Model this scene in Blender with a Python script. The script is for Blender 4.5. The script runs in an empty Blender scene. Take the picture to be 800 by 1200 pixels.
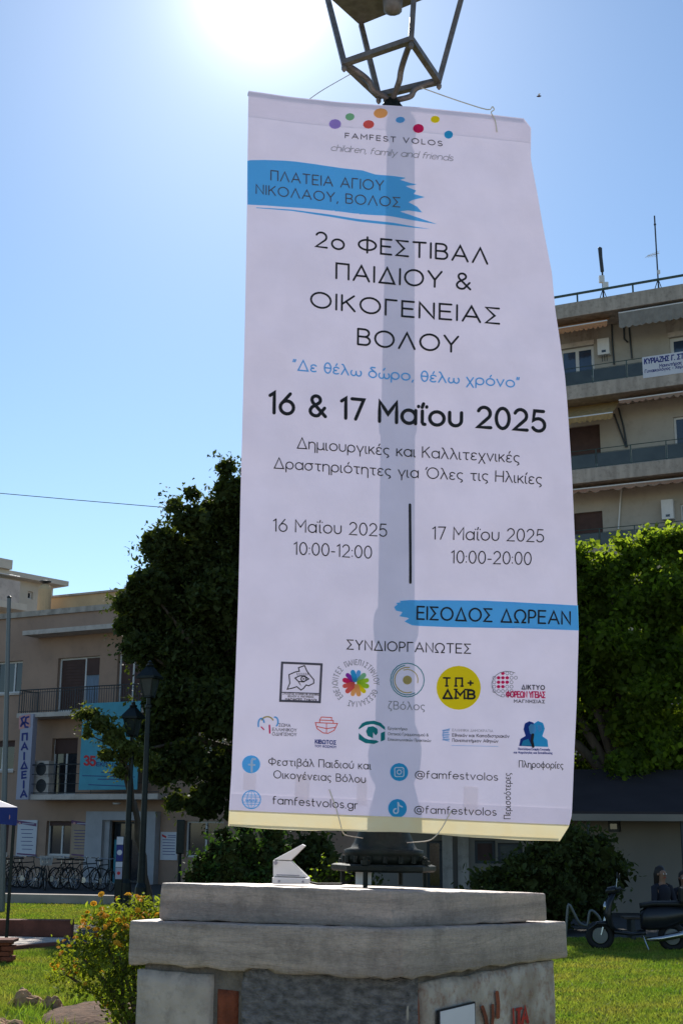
import bpy, bmesh, math, random
import numpy as np
from mathutils import Vector, Matrix, noise
R = math.radians
random.seed(7); rng = np.random.default_rng(7)
S = bpy.context.scene
COL = S.collection

# ------------------------------------------------------------------ camera
EYE = Vector((0, 0, 2.1)); FPX = 1500.0
PITCH = math.atan(365/1500); ROLL = 0.006
cam_d = bpy.data.cameras.new('camera'); cam = bpy.data.objects.new('camera', cam_d); COL.objects.link(cam)
CM = Matrix.Rotation(R(90)+PITCH, 3, 'X') @ Matrix.Rotation(ROLL, 3, 'Z')
cam.matrix_world = Matrix.Translation(EYE) @ CM.to_4x4()
cam_d.sensor_fit = 'VERTICAL'; cam_d.sensor_height = 24; cam_d.lens = 24*FPX/1200
cam_d.clip_end = 3000; cam_d.clip_start = 0.05
S.camera = cam

def ray(px, py): return (CM @ Vector(((px-400)/FPX, -(py-600)/FPX, -1))).normalized()
def at(px, py, Y):
    d = ray(px, py); return EYE + d*(Y/d.y)
def onz(px, py, z=0.0):
    d = ray(px, py); return EYE + d*((z-EYE.z)/d.z)
def onplane(px, py, P, n):
    d = ray(px, py); return EYE + d*((P-EYE).dot(n)/d.dot(n))

# ------------------------------------------------------------------ light
sd = ray(310, -20)
EL = math.asin(sd.z); AZ = math.atan2(sd.x, sd.y)
W = bpy.data.worlds.new('World'); S.world = W; W.use_nodes = True
nt = W.node_tree; bg = nt.nodes['Background']; sky = nt.nodes.new('ShaderNodeTexSky')
sky.sky_type = 'NISHITA'; sky.sun_disc = False; sky.sun_elevation = EL; sky.sun_rotation = AZ
sky.air_density = 1.0; sky.dust_density = 0.12; sky.ozone_density = 3.6; sky.altitude = 0
# bright circumsolar glow of the sky round the sun (direction only, same from everywhere)
tcw = nt.nodes.new('ShaderNodeTexCoord'); dp = nt.nodes.new('ShaderNodeVectorMath'); dp.operation = 'DOT_PRODUCT'
nrmw = nt.nodes.new('ShaderNodeVectorMath'); nrmw.operation = 'NORMALIZE'; nt.links.new(tcw.outputs['Generated'], nrmw.inputs[0])
nt.links.new(nrmw.outputs[0], dp.inputs[0]); dp.inputs[1].default_value = sd
tn = nt.nodes.new('ShaderNodeVectorMath'); tn.operation = 'MULTIPLY'; nt.links.new(sky.outputs[0], tn.inputs[0]); tn.inputs[1].default_value = (1.0, 1.055, 1.04)
acc = tn.outputs[0]
for amp_, pw_, c_ in ((40, 3600, (1, .97, .9)), (5.5, 650, (1, .98, .94)), (1.9, 70, (.97, .99, 1))):
    mx_ = nt.nodes.new('ShaderNodeMath'); mx_.operation = 'MAXIMUM'; nt.links.new(dp.outputs['Value'], mx_.inputs[0]); mx_.inputs[1].default_value = 0
    pw = nt.nodes.new('ShaderNodeMath'); pw.operation = 'POWER'; nt.links.new(mx_.outputs[0], pw.inputs[0]); pw.inputs[1].default_value = pw_
    sc = nt.nodes.new('ShaderNodeVectorMath'); sc.operation = 'SCALE'; sc.inputs[0].default_value = [q*amp_ for q in c_]; nt.links.new(pw.outputs[0], sc.inputs['Scale'])
    ad = nt.nodes.new('ShaderNodeVectorMath'); ad.operation = 'ADD'; nt.links.new(acc, ad.inputs[0]); nt.links.new(sc.outputs[0], ad.inputs[1]); acc = ad.outputs[0]
nt.links.new(acc, bg.inputs[0]); bg.inputs[1].default_value = 0.095
sl = bpy.data.lights.new('sun', 'SUN'); sl.energy = 4.2; sl.angle = R(0.53); sl.color = (1, .95, .86)
so = bpy.data.objects.new('sun', sl); COL.objects.link(so)
so.rotation_euler = sd.to_track_quat('Z', 'Y').to_euler()
S.view_settings.view_transform = 'Standard'; S.view_settings.look = 'None'
S.view_settings.exposure = 0.5; S.view_settings.gamma = 1
S.view_settings.use_curve_mapping = False
S.render.engine = 'CYCLES'
S.cycles.max_bounces = 8; S.cycles.diffuse_bounces = 4; S.cycles.transmission_bounces = 6
S.cycles.transparent_max_bounces = 8; S.cycles.use_denoising = True

# ------------------------------------------------------------------ materials
def mat(name, col, rough=.7, metal=0, var=.0, vscale=5, bump=0, bscale=30, trans=0, col2=None, tcol=None,
        stretch=None, island=0, spec=.35, detail=6, dirt=0, dirtcol=(.05, .04, .03)):
    m = bpy.data.materials.new(name); m.use_nodes = True; n = m.node_tree.nodes; l = m.node_tree.links
    b = n['Principled BSDF']; b.inputs['Roughness'].default_value = rough; b.inputs['Metallic'].default_value = metal
    b.inputs['Specular IOR Level'].default_value = spec
    tc = n.new('ShaderNodeTexCoord'); mp = n.new('ShaderNodeMapping'); l.new(tc.outputs['Object'], mp.inputs[0])
    if stretch: mp.inputs['Scale'].default_value = stretch
    base = n.new('ShaderNodeRGB'); base.outputs[0].default_value = (*col, 1); cur = base.outputs[0]
    if var or col2:
        nz = n.new('ShaderNodeTexNoise'); nz.inputs['Scale'].default_value = vscale; nz.inputs['Detail'].default_value = detail
        l.new(mp.outputs[0], nz.inputs[0])
        rp = n.new('ShaderNodeMapRange'); rp.inputs[1].default_value = .35; rp.inputs[2].default_value = .65
        l.new(nz.outputs[0], rp.inputs[0])
        mx = n.new('ShaderNodeMix'); mx.data_type = 'RGBA'; l.new(rp.outputs[0], mx.inputs[0])
        c2 = col2 or tuple(max(0, c*(1-var)) for c in col)
        l.new(cur, mx.inputs[6]); mx.inputs[7].default_value = (*c2, 1); cur = mx.outputs[2]
    if island:
        g = n.new('ShaderNodeNewGeometry'); rr = n.new('ShaderNodeMapRange')
        rr.inputs[3].default_value = 1-island; rr.inputs[4].default_value = 1+island
        l.new(g.outputs['Random Per Island'], rr.inputs[0])
        hs = n.new('ShaderNodeHueSaturation'); l.new(rr.outputs[0], hs.inputs['Value']); l.new(cur, hs.inputs['Color'])
        cur = hs.outputs[0]
    if dirt:
        nz = n.new('ShaderNodeTexNoise'); nz.inputs['Scale'].default_value = vscale*2.7+1; nz.inputs['Detail'].default_value = 9
        nz.inputs['Roughness'].default_value = .7
        l.new(tc.outputs['Object'], nz.inputs[0]); rp = n.new('ShaderNodeMapRange')
        rp.inputs[1].default_value = .5; rp.inputs[2].default_value = .75; rp.inputs[4].default_value = dirt
        l.new(nz.outputs[0], rp.inputs[0]); mx = n.new('ShaderNodeMix'); mx.data_type = 'RGBA'
        l.new(rp.outputs[0], mx.inputs[0]); l.new(cur, mx.inputs[6]); mx.inputs[7].default_value = (*dirtcol, 1); cur = mx.outputs[2]
    l.new(cur, b.inputs['Base Color'])
    if bump:
        nb = n.new('ShaderNodeTexNoise'); nb.inputs['Scale'].default_value = bscale; nb.inputs['Detail'].default_value = 8
        l.new(mp.outputs[0], nb.inputs[0]); bp = n.new('ShaderNodeBump'); bp.inputs['Strength'].default_value = bump
        bp.inputs['Distance'].default_value = .02
        l.new(nb.outputs[0], bp.inputs['Height']); l.new(bp.outputs[0], b.inputs['Normal'])
    if trans:
        t = n.new('ShaderNodeBsdfTranslucent'); ms = n.new('ShaderNodeMixShader'); ms.inputs[0].default_value = trans
        if tcol:
            mm = n.new('ShaderNodeMix'); mm.data_type = 'RGBA'; mm.blend_type = 'MULTIPLY'; mm.inputs[0].default_value = 1
            l.new(cur, mm.inputs[6]); mm.inputs[7].default_value = (*tcol, 1); l.new(mm.outputs[2], t.inputs[0])
        else: l.new(cur, t.inputs[0])
        if bump: l.new(bp.outputs[0], t.inputs['Normal'])
        l.new(b.outputs[0], ms.inputs[1]); l.new(t.outputs[0], ms.inputs[2])
        l.new(ms.outputs[0], n['Material Output'].inputs[0])
    return m

def glass_mat(name, col, rough=.08):
    return mat(name, col, rough, spec=.8, var=.5, vscale=.8)

def wavy_marble(name, c1, c2, stretch=(1, 1, 8)):
    m = mat(name, c1, .55, var=.25, vscale=1.6, bump=.6, bscale=45, col2=c2, stretch=stretch, dirt=.6, dirtcol=(.10, .085, .07), detail=14)
    n = m.node_tree.nodes; l = m.node_tree.links; b = n['Principled BSDF']; src = b.inputs['Base Color'].links[0].from_socket
    tc = n.new('ShaderNodeTexCoord'); g1 = n.new('ShaderNodeTexNoise'); g1.inputs['Scale'].default_value = 55; g1.inputs['Detail'].default_value = 8; g1.inputs['Roughness'].default_value = .8
    l.new(tc.outputs['Object'], g1.inputs[0]); r1 = n.new('ShaderNodeMapRange'); r1.inputs[1].default_value = .3; r1.inputs[2].default_value = .7; r1.inputs[3].default_value = .76; r1.inputs[4].default_value = 1.2
    l.new(g1.outputs[0], r1.inputs[0]); hs = n.new('ShaderNodeHueSaturation'); l.new(r1.outputs[0], hs.inputs['Value']); l.new(src, hs.inputs['Color'])
    # thin wavering dark veins
    mp = n.new('ShaderNodeMapping'); mp.inputs['Scale'].default_value = (1.1, 1.1, 13); mp.inputs['Rotation'].default_value = (.06, .05, 0); l.new(tc.outputs['Object'], mp.inputs[0])
    g2 = n.new('ShaderNodeTexNoise'); g2.inputs['Scale'].default_value = 2.2; g2.inputs['Detail'].default_value = 7; g2.inputs['Distortion'].default_value = .6; l.new(mp.outputs[0], g2.inputs[0])
    ab = n.new('ShaderNodeMath'); ab.operation = 'SUBTRACT'; l.new(g2.outputs[0], ab.inputs[0]); ab.inputs[1].default_value = .5
    aa = n.new('ShaderNodeMath'); aa.operation = 'ABSOLUTE'; l.new(ab.outputs[0], aa.inputs[0]); r2 = n.new('ShaderNodeMapRange'); r2.inputs[1].default_value = 0; r2.inputs[2].default_value = .022; r2.inputs[3].default_value = .38; r2.inputs[4].default_value = 0
    l.new(aa.outputs[0], r2.inputs[0]); mx = n.new('ShaderNodeMix'); mx.data_type = 'RGBA'; l.new(r2.outputs[0], mx.inputs[0]); l.new(hs.outputs[0], mx.inputs[6]); mx.inputs[7].default_value = (*[q*.62 for q in c2], 1); l.new(mx.outputs[2], b.inputs['Base Color'])
    return m

M = {}
M['cloth'] = mat('cloth', (.87, .79, .97), .85, trans=.12, bump=.6, bscale=3.2, tcol=(1, .96, .95), spec=.1, var=.07, vscale=5)
M['ink'] = mat('ink', (.018, .018, .022), .6, spec=.2)
M['ink_soft'] = mat('ink_soft', (.10, .09, .12), .6, spec=.2)
M['ink_grey'] = mat('ink_grey', (.30, .29, .33), .7, spec=.1)
def ink(name, c, t=.45): M[name] = mat(name, c, .7, trans=t, spec=.1)
ink('blue_ink', (.16, .60, .95), .5); ink('blue_text_ink', (.16, .50, .90), .3)
M['thin_layer'] = mat('thin_layer', (.9, .86, .85), .85, trans=.9, spec=.05)
ink('yellow_ink', (.92, .78, .02)); ink('purple_ink', (.45, .33, .75)); ink('green_ink', (.28, .60, .34)); ink('orange_ink', (.95, .50, .18))
ink('red_ink', (.85, .16, .14)); ink('crimson_ink', (.75, .03, .16)); ink('teal_ink', (.02, .28, .30)); ink('sky_ink', (.16, .50, .85))
ink('cyan_ink', (.05, .45, .75)); ink('navy_ink', (.02, .06, .30)); ink('lime_ink', (.45, .70, .05)); ink('gold_ink', (.55, .45, .18))
ink('violet_ink', (.35, .05, .45)); ink('white_ink', (.85, .9, .95)); ink('pale_blue_ink', (.40, .60, .85))
M['hem'] = mat('hem', (.86, .72, .42), .6, trans=.28, vscale=9, spec=.3, col2=(.86, .76, .50))
M['tape'] = mat('tape', (.85, .76, .62), .5, trans=.85)
M['iron'] = mat('iron', (.010, .017, .014), .6, 0, var=.5, vscale=14, bump=.15, bscale=40, dirt=.4, dirtcol=(.03, .028, .02), spec=.2)
M['lantern_iron'] = mat('lantern_iron', (.20, .18, .17), .5, .3, var=.4, vscale=20, bump=.1, dirt=.5, dirtcol=(.2, .13, .09))  # pale warm veil of lens flare put into the base colour
M['dark_iron'] = mat('dark_iron', (.012, .018, .018), .4, .4, var=.3, vscale=10)
M['marble'] = wavy_marble('marble', (.64, .50, .41), (.37, .30, .255), (.5, .5, 13))
M['marble2'] = wavy_marble('marble2', (.58, .47, .395), (.34, .275, .235), (.6, .5, 10))
M['marble_block'] = mat('marble_block', (.50, .425, .36), .6, var=.3, vscale=6, bump=.4, bscale=40, dirt=.5, dirtcol=(.12, .10, .09))
M['rough_stone'] = mat('rough_stone', (.25, .235, .235), .8, var=.6, vscale=20, bump=1, bscale=60, detail=12, stretch=(1, 1, 2.2), dirt=.7, dirtcol=(.05, .055, .06))
M['mortar'] = mat('mortar', (.20, .175, .15), .95, var=.4, vscale=12, bump=.9, bscale=50, dirt=.7)
M['plaster'] = mat('plaster', (.52, .46, .40), .9, col2=(.30, .24, .19), vscale=7, bump=.6, bscale=35, dirt=.85, dirtcol=(.20, .07, .035), detail=12)
M['brick'] = mat('brick', (.28, .075, .035), .9, var=.45, vscale=14, bump=.6, bscale=60)
M['white_metal'] = mat('white_metal', (.75, .74, .72), .5, var=.08, vscale=6)
M['plaque'] = mat('plaque', (.70, .69, .74), .4, var=.08, vscale=5)
M['graffiti'] = mat('graffiti', (.50, .03, .02), .7, var=.4, vscale=30)
M['cord'] = mat('cord', (.65, .60, .50), .9)
M['tan_wall'] = mat('tan_wall', (.42, .28, .205), .9, var=.16, vscale=.7, bump=.15, bscale=25, dirt=.28, dirtcol=(.17, .13, .11))
M['concrete'] = mat('concrete', (.47, .405, .34), .9, var=.3, vscale=1.2, bump=.3, bscale=20, stretch=(2.5, 2.5, .35), dirt=.7, dirtcol=(.15, .13, .11))
M['pale_slab'] = mat('pale_slab', (.60, .53, .47), .9, var=.2, vscale=1.5, dirt=.5, dirtcol=(.2, .17, .14))
M['cream_wall'] = mat('cream_wall', (.62, .57, .48), .9, var=.1, vscale=.8, dirt=.2, dirtcol=(.3, .26, .2))
M['ochre_wall'] = mat('ochre_wall', (.58, .42, .24), .9, var=.15, vscale=1.2, dirt=.4, dirtcol=(.35, .25, .16))
M['beige_wall'] = mat('beige_wall', (.45, .405, .345), .9, var=.12, vscale=.6, bump=.1, dirt=.3, dirtcol=(.22, .18, .14))
M['door_stone'] = mat('door_stone', (.42, .42, .44), .8, var=.15, vscale=2)
M['white_frame'] = mat('white_frame', (.62, .61, .60), .5)
M['glass'] = glass_mat('glass', (.03, .035, .045))
M['blue_glass'] = glass_mat('blue_glass', (.05, .08, .14))
M['balcony_glass'] = mat('balcony_glass', (.045, .055, .05), .25, var=.35, vscale=1.3, spec=.6)
M['shutter'] = mat('shutter', (.085, .045, .038), .7, var=.2, vscale=3)
M['curtain'] = mat('curtain', (.20, .27, .36), .8, var=.3, vscale=12, stretch=(4, 4, .3))
M['rail'] = mat('rail', (.06, .065, .07), .5, .5)
M['rail_teal'] = mat('rail_teal', (.05, .085, .08), .5, .4)
M['awning_orange'] = mat('awning_orange', (.62, .33, .15), .85, col2=(.50, .22, .12), vscale=3, stretch=(.2, .2, 7), trans=.3)
M['awning_yellow'] = mat('awning_yellow', (.50, .33, .14), .85, var=.25, vscale=4, trans=.3)
M['awning_red'] = mat('awning_red', (.45, .22, .15), .85, col2=(.38, .33, .25), vscale=3, stretch=(.2, .2, 9), trans=.3)
M['awning_white'] = mat('awning_white', (.36, .335, .30), .85, var=.2, vscale=3, trans=.3)
M['sign_white'] = mat('sign_white', (.62, .63, .68), .5, var=.05)
M['sign_blue'] = mat('sign_blue', (.08, .36, .47), .6, var=.15, vscale=2)
M['sign_grey'] = mat('sign_grey', (.38, .38, .47), .5)
M['sign_pink'] = mat('sign_pink', (.60, .30, .28), .6)
M['sign_purple'] = mat('sign_purple', (.16, .07, .16), .6)
M['sign_beige'] = mat('sign_beige', (.42, .31, .22), .6, var=.15, vscale=3)
M['sign_navy'] = mat('sign_navy', (.03, .04, .20), .6)
M['sign_red'] = mat('sign_red', (.55, .03, .04), .6)
M['grass_soil'] = mat('grass_soil', (.12, .135, .02), .95, spec=0, col2=(.13, .13, .035), vscale=1.2, bump=.8, bscale=30, detail=12)
M['blade'] = mat('blade', (.18, .29, .03), .6, col2=(.31, .31, .06), vscale=1.1, trans=.5, island=.4, tcol=(1, 1, .6))
M['soil'] = mat('soil', (.17, .09, .05), .95, var=.5, vscale=8, bump=1, bscale=20)
M['asphalt'] = mat('asphalt', (.055, .053, .052), .9, var=.3, vscale=3, bump=.3)
M['paving'] = mat('paving', (.52, .44, .36), .8, var=.25, vscale=3, bump=.2)
M['kerb'] = mat('kerb', (.42, .36, .31), .85, var=.25, vscale=2, bump=.3)
M['kerb_red'] = mat('kerb_red', (.20, .075, .05), .9, var=.4, vscale=3, bump=.4)
M['rock'] = mat('rock', (.50, .28, .14), .9, var=.6, vscale=6, bump=1, bscale=14, detail=10)
M['bark'] = mat('bark', (.10, .075, .055), .9, var=.4, vscale=8, bump=.9, bscale=20, stretch=(1, 1, .3))
M['leaf_dark'] = mat('leaf_dark', (.055, .072, .022), .65, col2=(.04, .055, .016), vscale=.5, trans=.35, island=.4, tcol=(1.9, 1.9, .6), spec=.15)
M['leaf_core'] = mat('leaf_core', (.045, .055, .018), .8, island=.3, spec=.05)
M['leaf_plane'] = mat('leaf_plane', (.09, .125, .025), .65, col2=(.06, .09, .018), vscale=.5, trans=.6, island=.4, tcol=(3.9, 3.7, 1.0), spec=.12)
M['leaf_young'] = mat('leaf_young', (.10, .12, .035), .65, col2=(.07, .085, .025), vscale=.8, trans=.4, island=.4, tcol=(2.2, 2.1, .9), spec=.12)
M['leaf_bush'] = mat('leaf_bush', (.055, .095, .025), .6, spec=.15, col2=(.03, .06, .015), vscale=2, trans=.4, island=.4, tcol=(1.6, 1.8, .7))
M['leaf_flower'] = mat('leaf_flower', (.14, .165, .035), .65, spec=.1, col2=(.08, .10, .022), vscale=3, trans=.5, island=.45, tcol=(2.6, 2.6, .6))
M['petal'] = mat('petal', (.75, .42, .03), .6, trans=.4, island=.25)
M['tent_blue'] = mat('tent_blue', (.02, .045, .25), .5, trans=.3)
M['skin'] = mat('skin', (.26, .14, .09), .5); M['hair'] = mat('hair', (.02, .013, .01), .5)
M['dark_cloth'] = mat('dark_cloth', (.015, .015, .025), .8, var=.2, vscale=10); M['jeans'] = mat('jeans', (.03, .04, .07), .8)
M['rubber'] = mat('rubber', (.015, .015, .016), .8); M['chrome'] = mat('chrome', (.5, .5, .5), .25, 1)
M['scooter'] = mat('scooter', (.02, .022, .028), .25, .2); M['seat_black'] = mat('seat_black', (.015, .015, .015), .5)
M['wicker'] = mat('wicker', (.55, .53, .50), .8, var=.2, vscale=30)
M['canopy_blue'] = mat('canopy_blue', (.055, .047, .05), 1, spec=0, var=.15, vscale=1)
M['shop_wall'] = mat('shop_wall', (.24, .21, .175), .9, var=.15, vscale=.8)
M['galv'] = mat('galv', (.16, .17, .17), .5, .6)

# ------------------------------------------------------------------ object helpers
def tag(o, label, cat, group=None, kind=None):
    if label: o['label'] = label
    if cat: o['category'] = cat
    if group: o['group'] = group
    if kind: o['kind'] = kind
    return o
def root(name, loc, label, cat, group=None):
    o = bpy.data.objects.new(name, None); COL.objects.link(o); o.location = loc; o.empty_display_size = .1
    o['_r'] = list(loc); return tag(o, label, cat, group)
def origin(p): return Vector(p['_r']) if (p is not None and '_r' in p) else Vector((0, 0, 0))
class MB:
    def __init__(s): s.v = []; s.f = []
    def add(s, vs, fs):
        k = len(s.v); s.v += [Vector(v) for v in vs]; s.f += [tuple(i+k for i in f) for f in fs]; return s
    def hexa(s, p):   # 8 points: bottom 4 ccw, top 4
        return s.add(p, [(3,2,1,0),(4,5,6,7),(0,1,5,4),(1,2,6,5),(2,3,7,6),(3,0,4,7)])
    def box(s, c, sz, rz=0):
        hx, hy, hz = sz[0]/2, sz[1]/2, sz[2]/2; m = Matrix.Rotation(rz, 3, 'Z'); c = Vector(c)
        return s.hexa([c + m @ Vector(q) for q in ((-hx,-hy,-hz),(hx,-hy,-hz),(hx,hy,-hz),(-hx,hy,-hz),(-hx,-hy,hz),(hx,-hy,hz),(hx,hy,hz),(-hx,hy,hz))])
    def tube(s, pts, r, n=8, cap=True):
        pts = [Vector(p) for p in pts]; k0 = len(s.v); m = len(pts)
        rs = r if isinstance(r, (list, tuple)) else [r]*m
        up = None
        for i, p in enumerate(pts):
            t = (pts[min(i+1, m-1)]-pts[max(i-1, 0)]).normalized()
            if up is None: up = t.orthogonal().normalized()
            else:
                up = (up - t*up.dot(t))
                up = up.normalized() if up.length > 1e-6 else t.orthogonal().normalized()
            b = t.cross(up)
            for j in range(n):
                a = 2*math.pi*j/n; s.v.append(p + (up*math.cos(a)+b*math.sin(a))*rs[i])
        for i in range(m-1):
            for j in range(n):
                a = k0+i*n+j; b_ = k0+i*n+(j+1) % n; s.f.append((a, b_, b_+n, a+n))
        if cap: s.f.append(tuple(k0+j for j in range(n))[::-1]); s.f.append(tuple(k0+(m-1)*n+j for j in range(n)))
        return s
    def lathe(s, base, axis, prof, n=24):
        base = Vector(base); ax = Vector(axis).normalized(); u = ax.orthogonal().normalized(); w = ax.cross(u); k0 = len(s.v)
        for (h, r) in prof:
            for j in range(n):
                a = 2*math.pi*j/n; s.v.append(base+ax*h+(u*math.cos(a)+w*math.sin(a))*r)
        for i in range(len(prof)-1):
            for j in range(n):
                a = k0+i*n+j; b_ = k0+i*n+(j+1) % n; s.f.append((a, b_, b_+n, a+n))
        s.f.append(tuple(k0+j for j in range(n))[::-1]); s.f.append(tuple(k0+(len(prof)-1)*n+j for j in range(n)))
        return s
    def prism(s, poly, off):      # poly: 3d points, off: vector
        off = Vector(off); n = len(poly); poly = [Vector(p) for p in poly]
        return s.add(poly+[p+off for p in poly], [tuple(range(n))[::-1], tuple(range(n, 2*n))]+[(i, (i+1) % n, n+(i+1) % n, n+i) for i in range(n)])
    def build(s, name, m, parent=None, smooth=False, bevel=0):
        o0 = origin(parent)
        me = bpy.data.meshes.new(name); me.from_pydata([tuple(v-o0) for v in s.v], [], s.f); me.update()
        bm = bmesh.new(); bm.from_mesh(me)
        if len(bm.faces) < 20000: bmesh.ops.recalc_face_normals(bm, faces=bm.faces)
        if bevel:
            es = [e for e in bm.edges if len(e.link_faces) == 2 and e.calc_face_angle(0) > R(35)]
            bmesh.ops.bevel(bm, geom=es, offset=bevel, segments=2, affect='EDGES', profile=.6)
        bm.to_mesh(me); bm.free()
        if smooth:
            for p in me.polygons: p.use_smooth = True
        me.materials.append(M[m] if isinstance(m, str) else m)
        o = bpy.data.objects.new(name, me); COL.objects.link(o)
        if parent is not None:
            o.parent = parent; o['_r'] = list(o0)
        return o
def copy_tree(o, parent=None):
    c = o.copy(); COL.objects.link(c)
    if parent is not None: c.parent = parent
    for ch in list(o.children): copy_tree(ch, c)
    return c
def raw_mesh(name, V, F, m, parent=None, kind=None):
    """V (n,3) numpy world, F (k,3|4) numpy"""
    o0 = origin(parent); V = V - np.array(o0)[None, :]
    me = bpy.data.meshes.new(name); me.vertices.add(len(V)); me.vertices.foreach_set('co', V.astype(np.float32).ravel())
    k = F.shape[1]; me.loops.add(F.size); me.loops.foreach_set('vertex_index', F.astype(np.int32).ravel())
    me.polygons.add(len(F)); me.polygons.foreach_set('loop_start', np.arange(len(F), dtype=np.int32)*k)
    me.update(calc_edges=True); me.validate()
    me.materials.append(M[m] if isinstance(m, str) else m)
    o = bpy.data.objects.new(name, me); COL.objects.link(o)
    if parent is not None: o.parent = parent; o['_r'] = list(o0)
    if kind: o['kind'] = kind
    return o

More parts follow.
